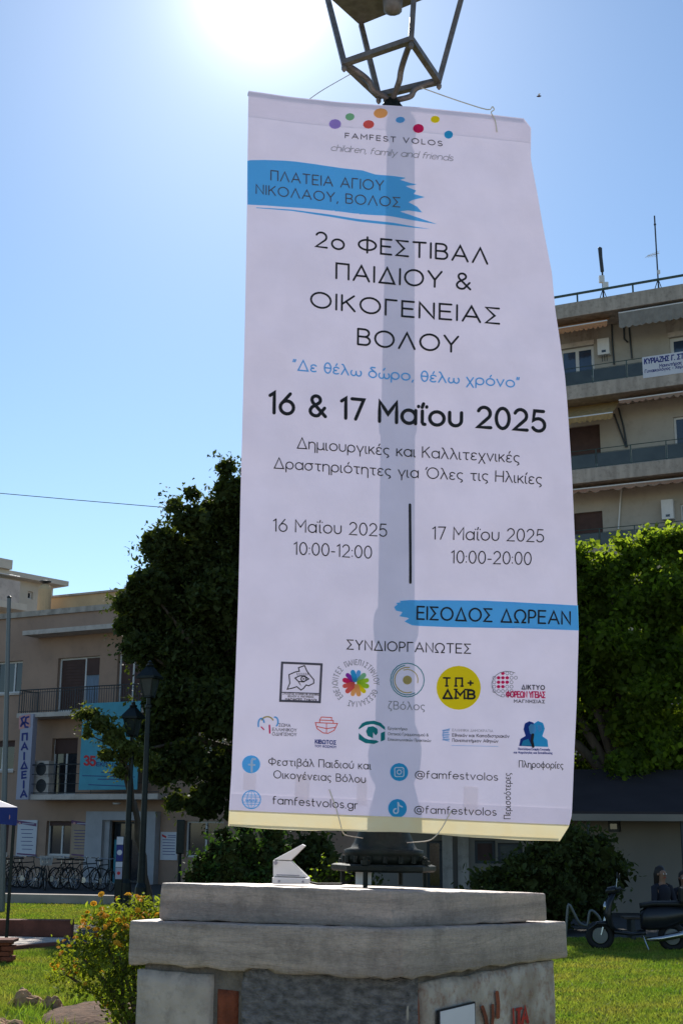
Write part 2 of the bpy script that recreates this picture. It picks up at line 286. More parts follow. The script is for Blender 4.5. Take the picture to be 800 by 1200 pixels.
# ------------------------------------------------------------------ stroke alphabet (centre lines; cap height 1)
def arc(cx, cy, rx, ry, a0, a1):
    n = max(3, int(abs(a1-a0)/18)); return [(cx+rx*math.cos(R(a0+(a1-a0)*i/n)), cy+ry*math.sin(R(a0+(a1-a0)*i/n))) for i in range(n+1)]
def ell(cx, cy, rx, ry): return arc(cx, cy, rx, ry, 90, 450)
X = .66
G = {
'Α': (.84, [[(0,0),(.42,1),(.84,0)], [(.14,.32),(.70,.32)]]),
'Β': (.62, [[(0,0),(0,1)], [(0,1),(.33,1)]+arc(.33,.76,.24,.24,90,-90)[1:]+[(0,.52)], [(.3,.52)]+arc(.36,.26,.26,.26,90,-90)+[(0,0)]]),
'Γ': (.52, [[(0,0),(0,1),(.52,1)]]),
'Δ': (.84, [[(.02,0),(.42,1),(.82,0),(.0,0)]]),
'Ε': (.56, [[(.56,1),(0,1),(0,0),(.56,0)], [(0,.52),(.5,.52)]]),
'Ζ': (.66, [[(.02,1),(.64,1),(0,0),(.66,0)]]),
'Η': (.66, [[(0,0),(0,1)], [(.66,0),(.66,1)], [(0,.52),(.66,.52)]]),
'Θ': (.96, [ell(.48,.5,.48,.5), [(.25,.5),(.71,.5)]]),
'Ι': (.0, [[(0,0),(0,1)]]),
'Κ': (.62, [[(0,0),(0,1)], [(.58,1),(.02,.42)], [(.2,.6),(.62,0)]]),
'Λ': (.80, [[(0,0),(.4,1),(.8,0)]]),
'Μ': (.80, [[(0,0),(0,1),(.4,.4),(.8,1),(.8,0)]]),
'Ν': (.68, [[(0,0),(0,1),(.68,0),(.68,1)]]),
'Ο': (.96, [ell(.48,.5,.48,.5)]),
'Π': (.66, [[(0,0),(0,1),(.66,1),(.66,0)]]),
'Ρ': (.56, [[(0,0),(0,1)], [(0,1),(.28,1)]+arc(.28,.71,.28,.29,90,-90)[1:]+[(0,.42)]]),
'Σ': (.64, [[(.62,1),(0,1),(.42,.5),(0,0),(.64,0)]]),
'Τ': (.66, [[(0,1),(.66,1)], [(.33,1),(.33,0)]]),
'Υ': (.70, [[(0,1),(.35,.45),(.70,1)], [(.35,.45),(.35,0)]]),
'Φ': (.94, [ell(.47,.5,.47,.34), [(.47,-.02),(.47,1.02)]]),
'Χ': (.70, [[(0,0),(.7,1)], [(0,1),(.7,0)]]),
'Ψ': (.80, [arc(.4,.75,.4,.4,180,360), [(.4,1),(.4,0)]]),
'Ω': (.90, [[(0,0),(.28,0)]+arc(.45,.55,.45,.45,235,-55)+[(.62,0),(.90,0)]]),
'F': (.54, [[(.54,1),(0,1),(0,0)], [(0,.5),(.46,.5)]]),
'S': (.60, [arc(.3,.75,.27,.25,35,270)+arc(.3,.25,.30,.25,90,-145)[1:]]),
'L': (.50, [[(0,1),(0,0),(.5,0)]]),
'V': (.76, [[(0,1),(.38,0),(.76,1)]]),
'α': (.64, [ell(.32,.33,.32,.33), [(.64,.66),(.64,0)]]),
'β': (.56, [[(0,-.3),(0,.75)]+arc(.24,.75,.24,.25,180,-70)+[(.2,.52)], [(.2,.54)]+arc(.27,.26,.29,.27,80,-120)+[(0,.06)]]),
'γ': (.58, [[(0,.64),(.29,.05),(.58,.64)], [(.29,.05),(.29,-.3)]]),
'δ': (.62, [ell(.31,.31,.31,.31), [(.5,.98),(.22,1.0),(.14,.88),(.5,.56)]]),
'ε': (.46, [[(.44,.57)]+arc(.24,.49,.21,.17,40,270)[1:], [(.24,.32)]+arc(.24,.17,.24,.17,90,320)]),
'ζ': (.46, [[(.06,.98),(.44,.98),(.14,.6),(.02,.25),(.12,.03),(.38,-.02),(.42,-.16),(.28,-.26)]]),
'η': (.54, [[(0,.66),(0,0)], [(0,.4)]+arc(.27,.39,.27,.27,180,0)+[(.54,-.3)]]),
'θ': (.52, [ell(.26,.5,.26,.5), [(.0,.5),(.52,.5)]]),
'ι': (.12, [[(0,.66),(0,.1),(.05,.01),(.13,0)]]),
'κ': (.46, [[(0,0),(0,.66)], [(.43,.66),(.02,.26)], [(.15,.4),(.46,0)]]),
'λ': (.58, [[(0,.66*0),(.29,.62)], [(.05,1),(.14,.97),(.58,0)]]),
'μ': (.58, [[(0,.66),(0,-.3)], [(0,.27)]+arc(.27,.27,.27,.27,180,360)+[(.54,.66)], [(.54,.3),(.56,.05),(.62,0)]]),
'ν': (.54, [[(0,.66),(.27,0),(.54,.66)]]),
'ο': (.66, [ell(.33,.33,.33,.33)]),
'π': (.66, [[(0,.64),(.66,.64)], [(.12,.64),(.12,0)], [(.52,.64),(.52,0)]]),
'ρ': (.62, [ell(.31,.33,.31,.33), [(0,.33),(0,-.3)]]),
'σ': (.70, [ell(.31,.32,.31,.32), [(.31,.64),(.70,.64)]]),
'ς': (.50, [arc(.27,.39,.27,.27,50,220)+[(.12,.12),(.38,.02),(.44,-.12),(.30,-.24)]]),
'τ': (.50, [[(0,.64),(.50,.64)], [(.25,.64),(.25,.1),(.31,.01),(.4,0)]]),
'υ': (.54, [[(0,.66),(0,.28)]+arc(.27,.27,.27,.27,180,360)[1:]+[(.54,.66)]]),
'φ': (.72, [ell(.36,.33,.36,.31), [(.36,-.3),(.36,.95)]]),
'χ': (.52, [[(0,.66),(.52,-.3)], [(.52,.66),(0,-.3)]]),
'ω': (.80, [arc(.21,.28,.21,.28,130,360)+[(.42,.45)], [(.42,.28)]+arc(.63,.28,.21,.28,180,410)]),
'f': (.34, [[(.08,0),(.08,.75)]+arc(.28,.78,.2,.2,180,80)[1:], [(0,.62),(.30,.62)]]),
'm': (.86, [[(0,.66),(0,0)], [(0,.4)]+arc(.215,.43,.215,.23,180,0)+[(.43,0)], [(.43,.4)]+arc(.645,.43,.215,.23,180,0)+[(.86,0)]]),
'n': (.50, [[(0,.66),(0,0)], [(0,.4)]+arc(.25,.41,.25,.25,180,0)+[(.5,0)]]),
'h': (.50, [[(0,1),(0,0)], [(0,.4)]+arc(.25,.41,.25,.25,180,0)+[(.5,0)]]),
'e': (.60, [[(.02,.34),(.60,.34)]+arc(.30,.33,.30,.33,0,315)[1:]]),
's': (.42, [arc(.21,.49,.19,.17,40,270)+arc(.21,.165,.21,.165,90,-145)[1:]]),
't': (.34, [[(.12,.92),(.12,.18)]+arc(.28,.18,.16,.18,180,280)[1:], [(0,.62),(.32,.62)]]),
'l': (.02, [[(0,1),(0,0)]]), 'i': (.02, [[(0,.66),(0,0)], [(0,.9),(0,.93)]]),
'r': (.30, [[(0,.66),(0,0)], [(0,.4)]+arc(.26,.4,.26,.26,180,85)[1:]]),
'g': (.62, [ell(.31,.33,.31,.33), [(.62,.66),(.62,-.05)]+arc(.34,-.05,.28,.25,0,-150)[1:]]),
'c': (.52, [arc(.31,.33,.31,.33,50,310)]),
'd': (.62, [ell(.31,.33,.31,.33), [(.62,1),(.62,0)]]),
'y': (.54, [[(0,.66),(.27,.04)], [(.54,.66),(.14,-.3)]]),
'@': (1.1, [ell(.52,.38,.22,.24), [(.74,.62),(.74,.28)]+arc(.88,.28,.14,.16,180,350)[1:]+arc(.55,.38,.55,.55,0,300)[1:]]),
'0': (.60, [ell(.30,.5,.30,.5)]), '1': (.24, [[(0,.85),(.2,1),(.2,0)]]),
'2': (.60, [arc(.29,.70,.28,.30,160,-40)+[(0,0),(.60,0)]]),
'3': (.56, [arc(.27,.75,.25,.25,150,-90), arc(.27,.26,.28,.26,90,-150)]),
'5': (.58, [[(.52,1),(.10,1),(.04,.52),(.10,.57)]+arc(.28,.31,.30,.31,110,-150)]),
'6': (.62, [ell(.31,.32,.31,.32), [(.46,1),(.06,.50)]]),
'7': (.56, [[(0,1),(.56,1),(.18,0)]]),
'&': (.74, [[(.74,.0),(.14,.66)]+arc(.30,.80,.20,.20,210,-45)[0:]+[(.10,.42)]+arc(.28,.24,.26,.24,150,300)[1:]+[(.70,.42)]]),
'.': (.03, [[(0,0),(.03,.0)]]), ',': (.06, [[(.06,.03),(.0,-.16)]]), ':': (.02, [[(0,.08),(0,.10)], [(0,.55),(0,.57)]]),
'-': (.28, [[(0,.36),(.28,.36)]]), '+': (.5, [[(0,.42),(.5,.42)], [(.25,.17),(.25,.67)]]),
'“': (.2, [[(.0,.78),(.06,1)], [(.14,.78),(.20,1)]]), '”': (.2, [[(.0,.78),(.04,1)], [(.14,.78),(.18,1)]]),
' ': (.26, []),
}
for a_, b_ in (('A','Α'),('B','Β'),('E','Ε'),('H','Η'),('I','Ι'),('M','Μ'),('N','Ν'),('O','Ο'),('T','Τ'),('a','α'),('o','ο'),('v','ν')): G[a_] = G[b_]
ACC = {'ά':'α','έ':'ε','ή':'η','ί':'ι','ό':'ο','ύ':'υ','ώ':'ω'}
for k_, b_ in ACC.items():
    w_, st_ = G[b_]; c_ = w_/2; G[k_] = (w_, st_+[[(c_-.02,.82),(c_+.07,1.0)]])
G['ΐ'] = (.16, [[(.06,.66),(.06,.1),(.11,.01),(.19,0)], [(.05,.84),(.11,1.02)], [(-.12,.86),(-.12,.88)], [(.26,.86),(.26,.88)]])
G['Ό'] = (1.1, [ell(.62,.5,.48,.5), [(0,.8),(.1,1.02)]])

def ribbon(mb, pts, w, fn, lift=0.0, maxseg=8.0):
    """pts: 2-D points in print units; fn(x, y, lift) -> 3-D; w half-width"""
    P = [Vector(p) for p in pts]
    Q = [P[0]]
    for a, b in zip(P, P[1:]):
        L = (b-a).length
        if L < 1e-6: continue
        k = max(1, int(L/maxseg))
        for i in range(1, k+1): Q.append(a+(b-a)*i/k)
    if len(Q) < 2: return
    closed = (Q[0]-Q[-1]).length < 1e-4
    if closed: Q = Q[:-1]
    n = len(Q); Ls = []; Rs = []
    for i in range(n):
        a = Q[i-1] if (i > 0 or closed) else None; c = Q[(i+1) % n] if (i < n-1 or closed) else None
        d1 = (Q[i]-a).normalized() if a is not None else None; d2 = (c-Q[i]).normalized() if c is not None else None
        if d1 is None: d1 = d2
        if d2 is None: d2 = d1
        n1 = Vector((-d1.y, d1.x)); n2 = Vector((-d2.y, d2.x)); m = n1+n2
        m = m.normalized() if m.length > 1e-4 else n1
        k = min(1.9, 1/max(.3, m.dot(n1)))
        Ls.append(Q[i]+m*w*k); Rs.append(Q[i]-m*w*k)
    k0 = len(mb.v)
    for a, b in zip(Ls, Rs): mb.v.append(fn(a.x, a.y, lift)); mb.v.append(fn(b.x, b.y, lift))
    for i in range(n if closed else n-1):
        a = k0+2*i; b = k0+2*((i+1) % n); mb.f.append((a, a+1, b+1, b))
    if not closed:
        for q, nb, s_ in ((Q[0], Q[1], 0), (Q[-1], Q[-2], 1)):
            d = (q-nb).normalized(); pn = Vector((-d.y, d.x)); k1 = len(mb.v)
            for j in range(5):
                t = math.pi*j/4; p = q+pn*w*math.cos(t)+d*w*math.sin(t); mb.v.append(fn(p.x, p.y, lift))
            mb.f.append(tuple(range(k1, k1+5)))
def text_len(t, track): return sum(G[c][0] for c in t)+track*(len(t)-1)
def text(mb, t, p0, p1, h, w, fn, track=.26, up=None, lift0=0.0, slant=0.0, maxseg=8.0):
    """write t from p0 to p1 (print units, y down), cap height h, stroke width w (fraction of cap height)"""
    p0 = Vector(p0); p1 = Vector(p1); L = text_len(t, track); ax = (p1-p0)/L
    if up is None: up = Vector((0.012, -1)); 
    up = Vector(up)*h*(1-w)
    x = 0
    for c in t:
        gw, st = G[c]
        for k, s_ in enumerate(st):
            pts = [p0+ax*(x+a+slant*b)+up*(b+w/2) for a, b in s_]
            ribbon(mb, pts, w*h/2, fn, lift0+.00012*k, maxseg)
        x += gw+track
def fill(mb, poly, fn, lift=0.0, step=.8, maxw=8.0):
    """scan-line fill of a 2-D polygon (print units) into small quads that follow the surface"""
    ys = [p[1] for p in poly]; y = min(ys)+1e-3; y1 = max(ys)-1e-3; n = len(poly)
    def xs(y):
        r = []
        for i in range(n):
            a = poly[i]; b = poly[(i+1) % n]
            if (a[1] <= y) != (b[1] <= y): r.append(a[0]+(b[0]-a[0])*(y-a[1])/(b[1]-a[1]))
        return sorted(r)
    k = max(2, int((y1-y)/step)); yy = [y+(y1-y)*i/k for i in range(k+1)]
    for a, b in zip(yy, yy[1:]):
        A = xs(a); B = xs(b)
        if len(A) != len(B): A = B = xs((a+b)/2)
        for i in range(0, len(A)-1, 2):
            m = max(1, int(max(A[i+1]-A[i], B[i+1]-B[i])/maxw)+1); k0 = len(mb.v)
            for j in range(m+1):
                t = j/m; mb.v.append(fn(A[i]+(A[i+1]-A[i])*t, a, lift)); mb.v.append(fn(B[i]+(B[i+1]-B[i])*t, b, lift))
            for j in range(m): q = k0+2*j; mb.f.append((q, q+2, q+3, q+1))
def disc(mb, cx, cy, rx, fn, ry=None, lift=0.0):
    ry = ry or rx; fill(mb, [(cx+rx*math.cos(2*math.pi*i/28), cy+ry*math.sin(2*math.pi*i/28)) for i in range(28)], fn, lift)
def flatbuild(mb, name, m, parent):     # prints: keep winding, no recalculation needed
    return mb.build(name, m, parent)
# ------------------------------------------------------------------ GROUND
def sheet(name, pts, z, m, label=None):
    mb = MB().add([(p[0], p[1], z) for p in pts], [tuple(range(len(pts)))]); o = mb.build(name, m); o['kind'] = 'structure'; return o
sheet('ground', [(-400,-30),(400,-30),(400,900),(-400,900)], 0, 'asphalt')
def gp(px, py, z=0.0): p = onz(px, py, z); return (p.x, p.y)
# near lawn (garden bed round the plinth, left and right), one sheet
a0, a1 = gp(-60, 1121), gp(67, 1107); a2, a3 = gp(130, 1106), gp(200, 1099)
sheet('bounce_plaza', [(-45, -45), (45, -45), (45, 3.2), (-45, 3.2)], .006, 'paving')  # unseen pale paving added to bounce sunlight onto banner and plinth
sheet('lawn', [(-14, 3.2), (14, 3.2), (14, 25.5), (5, 25.5), a3, a2, a1, a0, (-14, a0[1])], .012, 'grass_soil')
# far lawn behind the paved path
b0, b1 = gp(-120, 1083), gp(82, 1083); b2, b3 = gp(215, 1063), gp(-120, 1059)
sheet('far_lawn', [b0, b1, (b2[0], b1[1]), b2, b3], .10, 'grass_soil')
sheet('path', [gp(-120, 1124), gp(69, 1107), gp(76, 1101), gp(-120, 1096)], .03, 'paving')
def strip(name, p, q, h, w, m, z0=0.0):
    p = Vector((*p, 0)); q = Vector((*q, 0)); d = (q-p).normalized(); nrm = Vector((-d.y, d.x, 0))*w
    v = [p, q, q+nrm, p+nrm]
    mb = MB().hexa([a+Vector((0, 0, z0)) for a in v]+[a+Vector((0, 0, z0+h)) for a in v])
    o = mb.build(name, m, bevel=.01); o['kind'] = 'structure'; return o
strip('kerb_far', gp(-150, 1061), gp(205, 1068), .34, .35, 'kerb')
strip('kerb_red', gp(-120, 1097), gp(83, 1098), .30, .3, 'kerb_red')
strip('kerb_path', gp(-120, 1126), gp(69, 1109), .07, .12, 'kerb_red')

def blades(name, n, region, zfun, h, m, parent=None, w=.012):
    pts = []
    while len(pts) < n:
        k = n*2; px = rng.uniform(region[0], region[2], k); Y = rng.uniform(region[1], region[3], k)
        for a, b in zip(px, Y):
            if zfun(a, b): pts.append((a, b))
            if len(pts) >= n: break
    P = np.array(pts[:n]); hh = h*rng.uniform(.4, 1.25, n); ang = rng.uniform(0, 2*math.pi, n)
    lean = rng.normal(0, .45, (n, 2))*hh[:, None]
    dx = np.cos(ang)*w*rng.uniform(.6, 1.5, n)/2; dy = np.sin(ang)*w/2
    V = np.zeros((n, 5, 3)); z0 = .005
    V[:, 0] = np.c_[P[:, 0]-dx, P[:, 1]-dy, np.full(n, z0)]; V[:, 1] = np.c_[P[:, 0]+dx, P[:, 1]+dy, np.full(n, z0)]
    V[:, 2] = np.c_[P[:, 0]+dx*.8+lean[:, 0]*.35, P[:, 1]+dy*.8+lean[:, 1]*.35, hh*.6]
    V[:, 3] = np.c_[P[:, 0]-dx*.8+lean[:, 0]*.35, P[:, 1]-dy*.8+lean[:, 1]*.35, hh*.6]
    V[:, 4] = np.c_[P[:, 0]+lean[:, 0], P[:, 1]+lean[:, 1], hh]
    b = np.arange(n)[:, None]*5
    F = np.concatenate([b+np.array([[0, 1, 2]]), b+np.array([[0, 2, 3]]), b+np.array([[3, 2, 4]])])
    return raw_mesh(name, V.reshape(-1, 3), F, m, parent, kind='stuff')
def in_near_left(x, y):
    lim = 22.1 if x > -6 else 21.0
    return y < lim and x > -.30*y
SOIL = gp(118, 1194)
def mound(x, y): return ((x-SOIL[0])/.62)**2+((y-SOIL[1])/.95)**2 < 1
def bare(x, y): return noise.noise(Vector((x*.7, y*.7, 3))) > .42
g = blades('grass', 90000, (-6.6, 11.6, -1.2, 22.2), lambda x, y: in_near_left(x, y) and not bare(x, y) and not mound(x, y), .085, 'blade', w=.016)
tag(g, 'sunlit tufty grass in front of the plinth at lower left', 'grass')
g = blades('grass', 90000, (1.6, 11.6, 7.4, 25.4), lambda x, y: x > .12*y and x < .31*y, .055, 'blade', w=.016)
tag(g, 'mown lawn to the right of the plinth, half in tree shade', 'grass')
g = blades('grass', 40000, (-9.8, 26.9, -3.6, 33.2), lambda x, y: x > -.30*y and x < -.13*y, .05, 'blade', w=.02)
for v in g.data.vertices: v.co.z += .10
tag(g, 'strip of bright green lawn beyond the red kerb', 'grass')

# ------------------------------------------------------------------ PLINTH
def worn_slab(name, corners, m, parent, n=26, rnd=.018, amp=.0035, seed=0, chip=.0):
    """corners: list of 4 (x, y, ztop, zbot) ccw; rounded worn stone"""
    c = Vector((sum(q[0] for q in corners)/4, sum(q[1] for q in corners)/4, 0)); ring = []
    for i in range(4):
        a = corners[i]; b = corners[(i+1) % 4]; pv = corners[i-1]
        A = Vector(a[:2]); B = Vector(b[:2]); d = (B-A).normalized(); L = (B-A).length
        d0 = (A-Vector(pv[:2])).normalized()
        # rounded corner around A
        for k in range(4):
            t = k/3; p = A - d0*rnd*(1-t)**2 + d*rnd*t**2
            ring.append((p.x, p.y, a[2], a[3]))
        for k in range(1, n):
            t = k/n; s_ = rnd/L; t2 = s_+(1-2*s_)*t; p = A+(B-A)*t2
            ring.append((p.x, p.y, a[2]+(b[2]-a[2])*t2, a[3]+(b[3]-a[3])*t2))
    e = .008; rows = [(0, e*1.3), (.0, .5*e), (.03, .15*e), (.09, 0), (.25, 0), (.5, 0), (.75, 0), (.91, 0), (.97, .2*e), (1, .6*e), (1, 1.5*e)]
    V = []; N = len(ring)
    for ri, (t, ins) in enumerate(rows):
        for (x, y, zt, zb) in ring:
            p = Vector((x, y, zb+(zt-zb)*t)); q = Vector((c.x-x, c.y-y, 0)).normalized()
            nz = noise.fractal(Vector((x*9+seed, y*9, p.z*9)), 1, 2, 4)*amp + noise.noise(Vector((x*40, y*40, p.z*40+seed)))*amp*.35
            p += q*(ins*1.3+nz)
            if ri < 3 and chip: p += q*max(0, noise.noise(Vector((x*14, y*14, seed)))-.05)*chip; p.z += (3-ri)*.6*max(0, noise.noise(Vector((x*11, y*11, seed+5))))*chip
            if ri > 8: p.z += noise.noise(Vector((x*12, y*12, seed+9)))*.003
            V.append(p)
    F = []
    for r_ in range(len(rows)-1):
        for j in range(N): a = r_*N+j; b = r_*N+(j+1) % N; F.append((a, b, b+N, a+N))
    zt = sum(q[2] for q in corners)/4; zb = sum(q[3] for q in corners)/4
    V += [Vector((c.x, c.y, zb)), Vector((c.x, c.y, zt))]; kb, kt = len(V)-2, len(V)-1; T0 = (len(rows)-1)*N
    for j in range(N): F.append(((j+1) % N, j, kb)); F.append((T0+j, T0+(j+1) % N, kt))
    mb = MB(); mb.add(V, F); return mb.build(name, m, parent, smooth=True)
def corner(px, ytop, ybot, Y, inset=0):
    a = at(px, ytop, Y); b = at(px, ybot, Y); return (a.x, a.y, a.z, b.z)
def fourth(f, r, l, zt, zb): return (r[0]+l[0]-f[0], r[1]+l[1]-f[1], zt, zb)
lf = corner(470, 1089, 1150, 5.0); ll = corner(151, 1079, 1131, 5.85); lr = corner(664, 1080, 1122, 6.2)
lb = fourth(lf, lr, ll, lr[2]+.01, lr[3]+.02)
uf = corner(457, 1044, 1088.5, 5.14); ul = corner(187, 1034.5, 1078.5, 5.88); ur = corner(640, 1046.5, 1079.5, 6.05)
ub = fourth(uf, ur, ul, 2.1-66*6.79/1500, lb[2])
PL = root('lamp_plinth', ((lf[0]+lb[0])/2, (lf[1]+lb[1])/2, 0), 'weathered stone plinth with stepped marble cap in the foreground carrying the lamp post', 'plinth')
worn_slab('lower_cap_slab', [lf, lr, lb, ll], 'marble2', PL, seed=3, chip=.035)
o = worn_slab('upper_cap_slab', [(q[0], q[1], q[2], q[3]+.002) for q in (uf, ur, ub, ul)], 'marble', PL, seed=8, chip=.008)
# shaft: core of mortar, faced with blocks
sf = at(474, 1150, 5.10); slp = at(161, 1140, 5.83); srp = at(650, 1130, 6.12)
def sv(p, z): return Vector((p.x, p.y, z))
cen = Vector((PL.location.x, PL.location.y, 0)); sb = srp+slp-sf
ztop = min(lf[3], lr[3], ll[3])+.03
core = MB(); ins = lambda p, k: sv(p+(cen-sv(p, 0))*k if False else Vector((p.x+(cen.x-p.x)*k, p.y+(cen.y-p.y)*k, 0)), 0)
cp = [ins(p, .035) for p in (sf, srp, sb, slp)]
core.hexa([Vector((p.x, p.y, .0)) for p in cp]+[Vector((p.x, p.y, ztop)) for p in cp]); core.build('mortar_core', 'mortar', PL)
LD = sv(slp-sf, 0); LL = LD.length; LD.normalize(); RD = sv(srp-sf, 0); RL = RD.length; RD.normalize()
LN = Vector((-LD.y, LD.x, 0)); RN = Vector((RD.y, -RD.x, 0))
def face_box(name, m, A, D, N, s0, s1, z0, z1, out, seed, amp=.006, nx=14, nz=12, parent=None, depth=.10):
    """a facing block on one side of the shaft with an uneven front"""
    V = []; F = []
    for j in range(nz+1):
        for i in range(nx+1):
            s_ = s0+(s1-s0)*i/nx; z = z0+(z1-z0)*j/nz
            e = min(i, nx-i, j, nz-j); o_ = out+noise.fractal(Vector((s_*14+seed, z*14, seed)), 1, 2, 4)*amp-(.008 if e == 0 else 0)
            p = A+D*s_+N*o_; wob = noise.noise(Vector((s_*9, z*9, seed+7)))*.006
            V.append(Vector((p.x, p.y, z+wob)))
    k = len(V)
    for j in range(nz):
        for i in range(nx): a = j*(nx+1)+i; F.append((a, a+1, a+nx+2, a+nx+1))
    rim = [i for i in range(nx+1)]+[(nx+1)*j+nx for j in range(1, nz+1)]+[nz*(nx+1)+i for i in range(nx-1, -1, -1)]+[(nx+1)*j for j in range(nz-1, 0, -1)]
    for i in rim: V.append(V[i]-N*depth)
    n_ = len(rim)
    for i in range(n_): F.append((rim[i], rim[(i+1) % n_], k+(i+1) % n_, k+i))
    mb = MB(); mb.add(V, F); return mb.build(name, m, parent or PL, smooth=True)
A0 = sv(sf, 0)
def s_on(px, py, D, N):
    h = onplane(px, py, A0, N); return (h-A0).dot(D), h.z
# left face pieces
s1, z1 = s_on(247, 1147, LD, LN); s1b, _ = s_on(247, 1190, LD, LN)
zl = z1
face_box('marble_block', 'marble_block', A0, LD, LN, s1, LL, zl-.62, zl+.012, .004, 1, .004)
face_box('marble_block', 'marble_block', A0, LD, LN, s1+.05, LL, .02, zl-.66, .002, 2, .006)
sa, za = s_on(252, 1160, LD, LN); sbk, _ = s_on(276, 1160, LD, LN)
for k in range(7):
    z_ = za-.215*k
    if z_-.20 < 0: break
    face_box('brick', 'brick', A0, LD, LN, sbk, sa, z_-.20, z_, -.012, 20+k, .004, 5, 7)
sc, zc = s_on(286, 1152, LD, LN)
face_box('rough_stone', 'rough_stone', A0, LD, LN, -.004, sc, zc-.55, lf[3]+.004, .016, 4, .012, 44, 26)
face_box('rough_stone', 'rough_stone', A0, LD, LN, -.004, sc-.03, .02, zc-.58, .014, 5, .012, 30, 30)
# right face
rs0, rz0 = s_on(480, 1163, RD, RN); rs1, _ = s_on(494, 1163, RD, RN)
face_box('corner_stone', 'marble_block', A0, RD, RN, .0, rs0-.012, .02, lf[3]-.02, .002, 6, .008, 8, 30)
for k in range(6):
    z_ = rz0-.215*k
    if z_-.20 < 0: break
    face_box('brick', 'brick', A0, RD, RN, rs0, rs1, z_-.20, z_, -.004, 40+k, .004, 5, 7)
rtop = lambda s_: lf[3]+(lr[3]-lf[3])*s_/RL
face_box('plaster_facing', 'plaster', A0, RD, RN, rs1+.012, RL, .02, rtop(RL)-.004, .0, 9, .003, 44, 40)
# plaque and graffiti on right face
def fn_right(off):
    def f(x, y, lift=0):
        h = onplane(x, y, A0+RN*off, RN); return h+RN*lift
    return f
fr = fn_right(.011)
pq = [(511.5, 1184), (555, 1173.5), (556, 1212), (512, 1220)]
mb = MB(); P4 = [fr(*p) for p in pq]; mb.prism(P4[::-1], RN*.006); mb.build('plaque_border', 'ink', PL)
mb = MB(); P4 = [fr(*p)+RN*.0065 for p in [(513.5, 1185.3), (553.4, 1175.8), (554.2, 1211), (514, 1218)]]; mb.prism(P4[::-1], RN*.003); mb.build('plaque', 'plaque', PL)
mb = MB(); frg = fn_right(.009)
text(mb, 'ΤΑ', (605, 1203), (618, 1199.5), 22, .16, frg, track=.2, maxseg=50)
ribbon(mb, [(601, 1182), (602, 1205)], 1.0, frg, 0, 50)
mb.build('graffiti', 'graffiti', PL)
mb = MB()
for (x0, y0, x1, y1, w_) in ((582, 1163, 583, 1192, 2.2), (565, 1180, 571, 1205, 2.0), (577, 1178, 576, 1204, 1.6)):
    ribbon(mb, [(x0, y0), ((x0+x1)/2+1, (y0+y1)/2), (x1, y1)], w_, frg, 0, 50)
mb.build('rust_stain', 'brick', PL)

# ------------------------------------------------------------------ STREET LAMP on the plinth
PB = at(449, 1037, 5.95); PT = at(459, 118, 5.98); AX = (PT-PB); AH = AX.length; AX.normalize()
LAMP = root('street_lamp', PB, 'dark iron street lamp post behind the banner with open four-sided lantern frame on top', 'street lamp')
def hy(py):           # height along the axis for a photo row
    lo, hi = 0.0, 1.2
    for _ in range(30):
        m_ = (lo+hi)/2; q = PB+AX*AH*m_; c_ = CM.transposed() @ (q-EYE); yy = 600-FPX*c_.y/(-c_.z)
        if yy > py: lo = m_
        else: hi = m_
    return AH*lo
fl = hy(1019)
MB().lathe(PB, AX, [(fl-.008, .225), (fl, .235), (fl+.018, .235), (fl+.024, .22)], 8).build('base_plate', 'iron', LAMP, bevel=.002)
prof = [(fl+.024, .165), (fl+.05, .175), (hy(1003), .172), (hy(1001), .178), (hy(996), .178), (hy(994), .15), (hy(988), .135), (hy(984), .13), (hy(975), .115), (hy(950), .11), (hy(915), .12), (hy(885), .118), (hy(868), .10), (hy(850), .082),
        (hy(843), .09), (hy(832), .112), (hy(815), .118), (hy(800), .105), (hy(790), .088)]
MB().lathe(PB, AX, prof, 32).build('pedestal_casting', 'iron', LAMP, smooth=True)
mb = MB()   # ribs around the bell
for k in range(16):
    a = 2*math.pi*k/16; u = AX.orthogonal().normalized(); w_ = AX.cross(u); d = u*math.cos(a)+w_*math.sin(a)
    mb.tube([PB+AX*(fl+.03)+d*.178, PB+AX*hy(1003)+d*.176], .012, 6)
mb.build('bell_ribs', 'iron', LAMP)
N_ = 20; sh = []
for (y, r_) in [(790, .088), (692, .084), (690, .10), (676, .103), (668, .10), (666, .083), (470, .080), (468, .088), (455, .090), (448, .086), (446, .078), (165, .068), (163, .060), (152, .05), (150, .068), (140, .076), (130, .07), (124, .05), (118, .035)]:
    sh.append((hy(y), r_))
MB().lathe(PB, AX, sh, N_).build('post_shaft', 'iron', LAMP, smooth=True)
for k in range(4):
    a = R(20)+math.pi/2*k; u = AX.orthogonal().normalized(); w_ = AX.cross(u); d = (u*math.cos(a)+w_*math.sin(a))*.20
    MB().tube([PB+d-AX*.005, PB+d+AX*(fl+.055)], .011, 6).tube([PB+d+AX*(fl+.024), PB+d+AX*(fl+.042)], .022, 6).build('anchor_bolt', 'iron', LAMP)
MB().box(PB+Vector((-.09, -.06, fl/2-.002)), (.07, .04, fl-.012)).build('cable_box', 'white_metal', LAMP)
